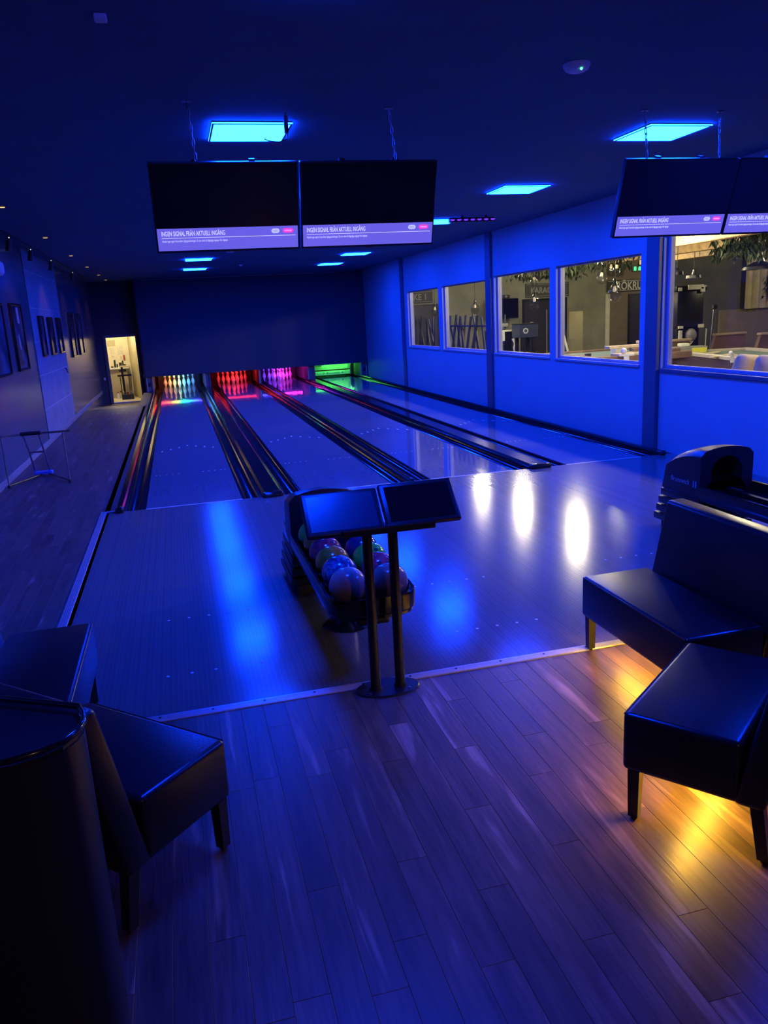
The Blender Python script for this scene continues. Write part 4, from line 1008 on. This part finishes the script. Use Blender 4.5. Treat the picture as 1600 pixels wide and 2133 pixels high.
greenery(9.2, 2.6, 3.15, 420, .5, .42, 'dark hanging greenery between the two nearer wooden beams')
greenery(10.7, 4.6, 3.12, 420, .6, .42, 'dark hanging greenery between the two farther wooden beams')
greenery(13.0, 6.6, 3.25, 380, .6, .45, 'dark hanging greenery left of the steel dome pendant')
greenery(8.9, 6.9, 3.05, 330, .9, .36, 'dark hanging greenery at the top of the fourth window')
greenery(9.5, 10.6, 3.05, 330, 1.0, .36, 'dark hanging greenery at the top of the third window')
greenery(8.9, -.6, 3.1, 380, .8, .4, 'dark hanging greenery at the right end of the largest window')

# third window: dark television, cabinet on legs, machine, ledge
t = thing('wall_television', 'dark flat television on the wall in the third window', 'television', (10.10, 14.9, 1.96))
bm = nb(); bx(bm, -.55, .55, 0, .06, -.31, .31, bev=.01); obj('housing', bm, 'black_satin', t)
bm = nb(); bx(bm, -.53, .53, -.003, 0, -.29, .29); obj('screen', bm, 'screen_off', t)
bm = nb(); bx(bm, -.1, .1, .06, .6, -.1, .1); obj('mount', bm, 'black_metal', t)
t = thing('projector', 'dark projector on top of the television in the third window', 'projector', (10.1, 14.85, 2.275))
bm = nb(); bx(bm, -.20, .20, -.1, .12, 0, .10, bev=.02); obj('body', bm, 'black_plastic', t)
bm = nb(); cyl(bm, (.05, -.1, .05), (.05, -.14, .05), .035, n=14); obj('lens', bm, 'grey_plastic', t)
t = thing('box_cabinet', 'dark blue box cabinet with round emblem on four legs, third window', 'cabinet', (9.17, 11.15, -.2))
bm = nb(); bx(bm, -.27, .27, -.22, .30, 1.38, 1.73, bev=.01, seg=1); obj('box', bm, 'navy_paint', t)
bm = nb(); bx(bm, -.28, .28, -.23, .31, 1.73, 1.75, bev=.006, seg=1); obj('lid', bm, 'black_satin', t)
bm = nb(); cyl(bm, (-.10, -.221, 1.56), (-.10, -.228, 1.56), .075, n=24); e_ = obj('emblem', bm, 'emblem', t)
bm = nb(); cyl(bm, (-.10, -.228, 1.56), (-.10, -.232, 1.56), .04, n=20); obj('emblem_centre', bm, 'navy_paint', e_)
for sx in (-.16, .16):
    for sy in (-.14, .22):
        bm = nb(); bx(bm, sx-.04, sx+.04, sy-.04, sy+.04, 0, 1.38); obj('leg', bm, 'black_satin', t)
bm = nb(); cyl(bm, (.16, -.05, 1.75), (.16, -.05, 1.78), .05, n=14); obj('lid_knob', bm, 'steel', t)
t = thing('game_machine', 'black machine with white T-shaped trim at left of third window', 'machine', (8.72, 12.05, -.2))
bm = nb(); bx(bm, -.30, .30, -.3, .3, 0, .9, bev=.05); obj('body', bm, 'black_gloss', t, smooth=40)
bm = nb(); bx(bm, -.34, .34, -.38, .2, .9, 1.60, bev=.06); obj('upper_body', bm, 'black_gloss', t, smooth=40)
bm = nb(); bx(bm, -.28, .28, -.40, -.37, 1.55, 1.595); bx(bm, -.06, .06, -.40, -.37, 1.30, 1.55); obj('trim', bm, 'white_paint', t)
for sx in (-1, 1):
    bm = nb(); tube(bm, [(sx*.30, -.38, 1.35), (sx*.36, -.42, 1.2), (sx*.33, -.40, 1.1), (sx*.38, -.38, .95)], .035, 8); obj('arm', bm, 'white_paint', t, smooth=50)
    bm = nb(); tube(bm, [(sx*.24, 0, 1.55), (sx*.27, .05, 2.0)], .025, 8); obj('post', bm, 'black_satin', t)
bm = nb(); bx(bm, -.30, .30, -.1, .12, 1.66, 1.76, bev=.02); obj('handle_bar', bm, 'grey_plastic', t)
t = thing('drinks_ledge', 'long pale wooden ledge along the bottom of the third window', 'ledge', (9.45, 8.3, -.2))
bm = nb(); bx(bm, -2.2, 1.6, -.16, .16, 1.02, 1.06, bev=.006, seg=1); obj('top', bm, 'pale_wood', t)
bm = nb(); bx(bm, -2.2, 1.6, -.12, .12, 0, 1.02); obj('front', bm, 'brown_wood', t)
for k, (x, m_, lab) in enumerate(((7.86, 'green_led', 'small glowing green light on the ledge in third window'), (8.10, 'green_led', 'tiny green light right of the other on the ledge'), (7.58, 'red_plastic', 'small red thing on the ledge in the third window'))):
    bm = nb(); bx(bm, -.07, .07, -.03, .03, 0, .03, bev=.01); o = obj('table_light', bm, m_, None, (x, 8.22, .862)); tag(o, lab, 'light')
# easel
t = thing('easel_board', 'white A-frame easel with black board at left of fourth window', 'easel', (9.52, 9.6, -.2))
for a, b_ in (((-.12, 0, 1.75), (-.32, -.1, 0)), ((-.12, 0, 1.75), (.34, -.1, 0)), ((.0, .35, .0), (-.12, 0, 1.75))):
    bm = nb(); tube(bm, [a, b_], .035, 4); obj('leg', bm, 'white_paint', t)
bm = nb(); bx(bm, -.30, .06, -.03, 0, .75, 1.5); obj('board', bm, 'black_board', t)
bm = nb(); bx(bm, -.28, .2, -.08, -.02, .70, .76); obj('shelf', bm, 'white_paint', t)

# fourth window: games table with piled boards and boxes
t = thing('games_table', 'long table with grey-green cloth top in the fourth window', 'table', (8.6, 5.2, -.2))
bm = nb(); bx(bm, -1.15, .6, -1.1, 1.1, 1.12, 1.18, bev=.01, seg=1); obj('top', bm, 'pool_cloth', t)
bm = nb()
for a in ((-1.2, .65, -1.2, -1.1), (-1.2, .65, 1.1, 1.2), (-1.2, -1.15, -1.1, 1.1), (.6, .65, -1.1, 1.1)): bx(bm, *a, 1.10, 1.22, bev=.01, seg=1)
obj('rail', bm, 'brown_wood', t)
for sx in (-1.0, .5):
    for sy in (-1.0, 1.0):
        bm = nb(); bx(bm, sx-.07, sx+.07, sy-.07, sy+.07, 0, 1.1); obj('leg', bm, 'brown_wood', t)
bl = [(7.78, 4.25, .5, .10, .03, 'brown_wood', 'brown plank at the left of the games table pile'), (8.1, 4.15, .42, .12, .045, 'pale_wood', 'pale plank at the front of the games table pile'), (8.5, 4.30, .30, .14, .06, 'brown_wood', 'dark stacked board in the middle of the pile'), (8.25, 4.55, .45, .10, .05, 'pale_wood', 'long pale board at the back of the pile'), (9.0, 4.3, .12, .12, .09, 'brown_wood', 'short dark box at the right of the pile'), (8.85, 4.65, .30, .12, .05, 'pale_wood', 'pale board at the right end of the games table')]
for k, (x, y, a, b_, h, m_, lab) in enumerate(bl):
    bm = nb(); bx(bm, -a, a, -b_, b_, 0, h, bev=.004, seg=1); o = obj('game_board', bm, m_, None, (x, y, .985+(0, .032, .08, .142, 0, .195)[k]), (0, 0, .25*math.sin(k*2.1))); tag(o, lab, 'board', 'boards piled on the games table')
for k, (x, y, s, m_, lab) in enumerate(((8.25, 4.9, .12, 'white_paint', 'white paper box on the games table'), (8.75, 4.95, .07, 'red_plastic', 'small red box on the games table'), (8.95, 5.0, .06, 'pale_wood', 'small tan box on the games table'), (7.52, 4.75, .05, 'black_plastic', 'small black cup at left on the games table'))):
    bm = nb(); bx(bm, -s, s, -s*.8, s*.8, 0, s*1.1, bev=.006, seg=1); o = obj('table_box', bm, m_, None, (x, y, 1.0)); tag(o, lab, 'box')
def holder(x, y, z, s, label):
    t = thing('menu_holder', label, 'menu holder', (x, y, z), group='white T-shaped menu holders')
    bm = nb(); bx(bm, -.055*s, .055*s, -.01, .01, 0, .20*s, bev=.004, seg=1); obj('stem', bm, 'white_paint', t)
    bm = nb(); bx(bm, -.16*s, .16*s, -.02, .02, .20*s, .24*s, bev=.004, seg=1); obj('bar', bm, 'white_paint', t)
    bm = nb(); sphere(bm, (-.06*s, 0, .30*s), .06*s, 12, 8); obj('knob', bm, 'white_plastic', t, smooth=60)
holder(7.15, 2.80, .93, .85, 'white T-shaped menu holder at lower right of the fourth window')
bm = nb(); bx(bm, -.3, .3, -.9, 1.1, 0, .03, bev=.006, seg=1); o = obj('window_shelf', bm, 'pool_rail', None, (7.1, 2.1, .90)); tag(o, 'grey shelf along the bottom of the fourth window', 'shelf')
bm = nb(); bx(bm, -.25, .25, -.8, 1.0, 0, 1.10); o = obj('shelf_cabinet', bm, 'brown_wood', None, (7.1, 2.1, -.2)); tag(o, 'dark cabinet under the grey shelf in the fourth window', 'cabinet')

# largest window: pool table, sofas, machine, curtain, cushions
t = thing('pool_table', 'pool table with grey-green cloth in the largest window', 'pool table', (9.95, 3.85, -.2))
t.rotation_euler = (0, 0, -.222)
bm = nb(); bx(bm, -.05, 1.25, -1.95, 1.95, 1.02, 1.05); obj('cloth', bm, 'pool_cloth', t)
bm = nb()
for a in ((-.15, 0, -2.05, 2.05), (1.2, 1.35, -2.05, 2.05), (0, 1.2, -2.05, -1.91), (0, 1.2, 1.91, 2.05)): bx(bm, *a, 1.02, 1.10, bev=.012, seg=1)
obj('rail', bm, 'pool_rail', t)
bm = nb(); bx(bm, -.13, 1.33, -1.956, 2.01, .70, 1.02); obj('side', bm, 'pool_side', t)
for sx in (.05, 1.15):
    for sy in (-1.8, 1.8):
        bm = nb(); bx(bm, sx-.09, sx+.09, sy-.09, sy+.09, 0, .7); obj('leg', bm, 'pool_side', t)
def sofa(x, y, ang, label, w_=.72):
    t = thing('sofa', label, 'sofa', (x, y, -.2), (0, 0, ang), 'brown sofas in the next room')
    bm = nb(); bx(bm, -w_, w_, -.1, .65, .2, .55, bev=.04); obj('seat', bm, 'sofa_brown', t, smooth=40)
    b = nb()
    A = [(-w_-.12, -.12, .2), (w_+.12, -.12, .2), (w_+.12, .02, .2), (-w_-.12, .02, .2)]; B = [(-w_+.1, -.26, 1.27), (w_-.1, -.26, 1.27), (w_-.1, -.16, 1.27), (-w_+.1, -.16, 1.27)]
    va = [b.verts.new(p) for p in A]; vb = [b.verts.new(p) for p in B]
    for q in range(4): b.faces.new((va[q], va[(q+1) % 4], vb[(q+1) % 4], vb[q]))
    b.faces.new(va[::-1]); b.faces.new(vb); obj('backrest', b, 'sofa_brown', t)
    bm = nb(); bx(bm, -w_+.06, w_-.06, -.29, -.14, 1.255, 1.315, bev=.02); obj('top_roll', bm, 'sofa_piping', t, smooth=40)
    for sx in (-w_+.06, w_-.06):
        for sy in (-.06, .6):
            bm = nb(); cyl(bm, (sx, sy, 0), (sx, sy, .2), .03, n=10); obj('foot', bm, 'black_plastic', t)
for k, (x, y, lab) in enumerate(((10.55, 6.75, 'brown leather sofa back at left edge of the largest window'), (13.0, 8.05, 'brown leather sofa back right of the black machine'), (13.40, 7.0, 'brown leather sofa back, second right of the machine'), (14.7, 8.0, 'brown leather sofa back below the curtain, rear one'), (15.0, 6.75, 'brown leather sofa back below the curtain, front one'), (16.2, 7.6, 'brown leather sofa back at the right picture edge'))):
    sofa(x, y, 0.0, lab, .5)
t = thing('boxing_machine', 'tall black arcade machine with white trim and round dial', 'arcade machine', (11.88, 7.92, -.2))
bm = nb(); bx(bm, -.42, .42, -.2, .35, 0, .95, bev=.04); obj('base', bm, 'black_gloss', t, smooth=40)
bm = nb(); bx(bm, -.36, .36, -.1, .25, 1.5, 2.36, bev=.03); obj('display', bm, 'black_satin', t, smooth=40)
bm = nb(); bx(bm, -.42, .42, -.14, .27, 2.33, 2.46, bev=.03); obj('head', bm, 'black_satin', t, smooth=40)
bm = nb(); bx(bm, -.12, .30, -.16, -.13, 2.36, 2.47, bev=.01); bx(bm, -.38, -.28, -.16, -.13, 2.34, 2.42, bev=.01); bx(bm, .22, .34, -.16, -.13, 2.30, 2.42, bev=.01); obj('head_light', bm, 'white_paint', t)
bm = nb(); bx(bm, -.30, .30, -.05, .2, .9, 1.55, bev=.03); obj('neck', bm, 'black_gloss', t, smooth=40)
bm = nb(); bx(bm, -.34, -.22, -.16, -.12, 1.48, 1.54); bx(bm, .20, .34, -.16, -.12, 1.48, 1.56); bx(bm, -.32, -.24, -.16, -.12, 1.22, 1.44); obj('side_trim', bm, 'white_paint', t)
bm = nb(); cyl(bm, (.02, -.205, .78), (.02, -.235, .78), .14, n=28); obj('dial', bm, 'white_plastic', t, smooth=40)
for k in range(2):
    bm = nb(); tube(bm, [(-.05+k*.06, -.22, 1.18), (-.40+k*.06, -.30, .86), (-.46+k*.06, -.32, .62), (-.36+k*.05, -.30, .40)], .013, 6); obj('arm_tube', bm, 'white_paint', t)
bm = nb(); tube(bm, [(.38, -.2, 1.45), (.33, -.24, .6)], .012, 6); obj('side_tube', bm, 'white_paint', t)
bm = nb(); sphere(bm, (-.02, -.18, 1.32), .13, 14, 10, sz=1.2); obj('punch_ball', bm, 'grey_plastic', t, smooth=60)
t = thing('curtain', 'beige pleated curtain at the right of the largest window', 'curtain', (14.55, 9.36, 1.62))
b = nb(); N = 90; pts = []
for k in range(N+1): pts.append((4.0*k/N, -.05+.045*math.sin(k*2*PI/5.0)))
A = [b.verts.new((x, y, 0)) for x, y in pts]; B = [b.verts.new((x, y, 1.55)) for x, y in pts]
A2 = [b.verts.new((x, y+.012, 0)) for x, y in pts]; B2 = [b.verts.new((x, y+.012, 1.55)) for x, y in pts]
for k in range(N): b.faces.new((A[k], A[k+1], B[k+1], B[k])); b.faces.new((A2[k], B2[k], B2[k+1], A2[k+1]))
obj('cloth', b, 'curtain', t, smooth=70)
bm = nb(); tube(bm, [(-.1, -.04, 1.57), (4.1, -.04, 1.57)], .018, 8); obj('rod', bm, 'black_metal', t)
greenery(15.25, 9.1, 2.45, 160, .14, .5, 'green trailing plant in front of the beige curtain')
def metal_pendant(x, y, z, r, m_, label):
    t = thing('metal_pendant', label, 'pendant lamp', (x, y, z), group='metal dome pendants')
    bm = nb(); lathe(bm, [(.03, .32*r/.3), (.05*r/.3, .26*r/.3), (.09*r/.3, .14*r/.3), (r*.93, .06), (r, .0), (r*.96, .0), (r*.88, .05), (.06*r/.3, .12*r/.3)], n=28); obj('shade', bm, m_, t, smooth=40)
    bm = nb(); cyl(bm, (0, 0, .3*r/.3), (0, 0, 3.5-z), .008, n=6); obj('cord', bm, 'black_plastic', t)
metal_pendant(11.9, 5.6, 2.47, .34, 'steel', 'brushed steel dome pendant at upper right of the largest window')
metal_pendant(11.35, 7.0, 2.40, .17, 'steel', 'small steel pendant above the black arcade machine')
metal_pendant(9.55, 5.0, 2.42, .12, 'black_metal', 'small black pendant at the left edge of the largest window')
t = thing('microphone_stand', 'thin microphone stand with clip in front of the dark partition', 'microphone stand', (13.2, 8.9, -.2))
bm = nb(); tube(bm, [(0, 0, 0), (.12, 0, 1.9)], .012, 6); obj('rod', bm, 'steel', t)
bm = nb(); lathe(bm, [(0, 0), (.16, 0), (.16, .02), (0, .03)], n=18); obj('foot', bm, 'black_metal', t)
bm = nb(); bx(bm, .05, .2, -.05, .05, 1.86, 2.0, bev=.03); obj('clip', bm, 'chrome', t)
# things on the pool table
t = thing('card_box', 'grey box with a yellow label on the pool table', 'box', (10.35, 5.7, .855), (0, 0, -.2))
bm = nb(); bx(bm, -.35, .35, -.16, .16, 0, .14, bev=.01); obj('box', bm, 'grey_plastic', t)
bm = nb(); bx(bm, .02, .33, -.166, -.16, .01, .11); obj('label', bm, 'yellow_card', t)
bm = nb(); bx(bm, -.2, .0, -.1, .08, .14, .21, bev=.02); obj('paper', bm, 'white_paint', t)
for k, (x, y, a, l) in enumerate(((10.05, 4.2, .5, .45), (10.35, 5.0, .3, .3), (9.75, 2.9, .6, .4))):
    bm = nb(); bx(bm, -l, l, -.05, .05, 0, .03, bev=.006, seg=1); o = obj('cue_rack_stick', bm, 'pale_wood', None, (x, y, .86), (0, 0, a)); tag(o, 'pale wooden stick lying on the pool table, %s' % ['middle one', 'at the back by the box', 'at the right'][k], 'stick')
holder(9.65, 3.4, .80, .6, 'white T-shaped menu holder on the pool table rail')
for k, (x, y, r, lab) in enumerate(((6.85, -.45, .5, 'beige cushion at lower right of the largest window, left one'), (6.88, -.95, -.4, 'beige cushion at lower right of the largest window, middle one'), (6.86, -1.5, .3, 'beige cushion at the right picture edge'))):
    t = thing('cushion', lab, 'cushion', (x, y, 1.07), (.25, .1, r), 'cushions by the largest window')
    b = nb(); bx(b, -.24, .24, -.10, .10, -.16, .16, bev=.09, seg=5)
    for v in b.verts:
        f = 1+.22*(abs(v.co.x)/.24)*(abs(v.co.z)/.16); v.co.x *= f; v.co.z *= f
    obj('pillow', b, 'cushion', t, smooth=80)
bm = nb(); bx(bm, -.28, .28, -2.6, 1.1, 0, 1.05, bev=.02); o = obj('window_bench', bm, 'pool_side', None, (6.9, -.75, -.2)); tag(o, 'dark bench under the beige cushions by the largest window', 'bench')
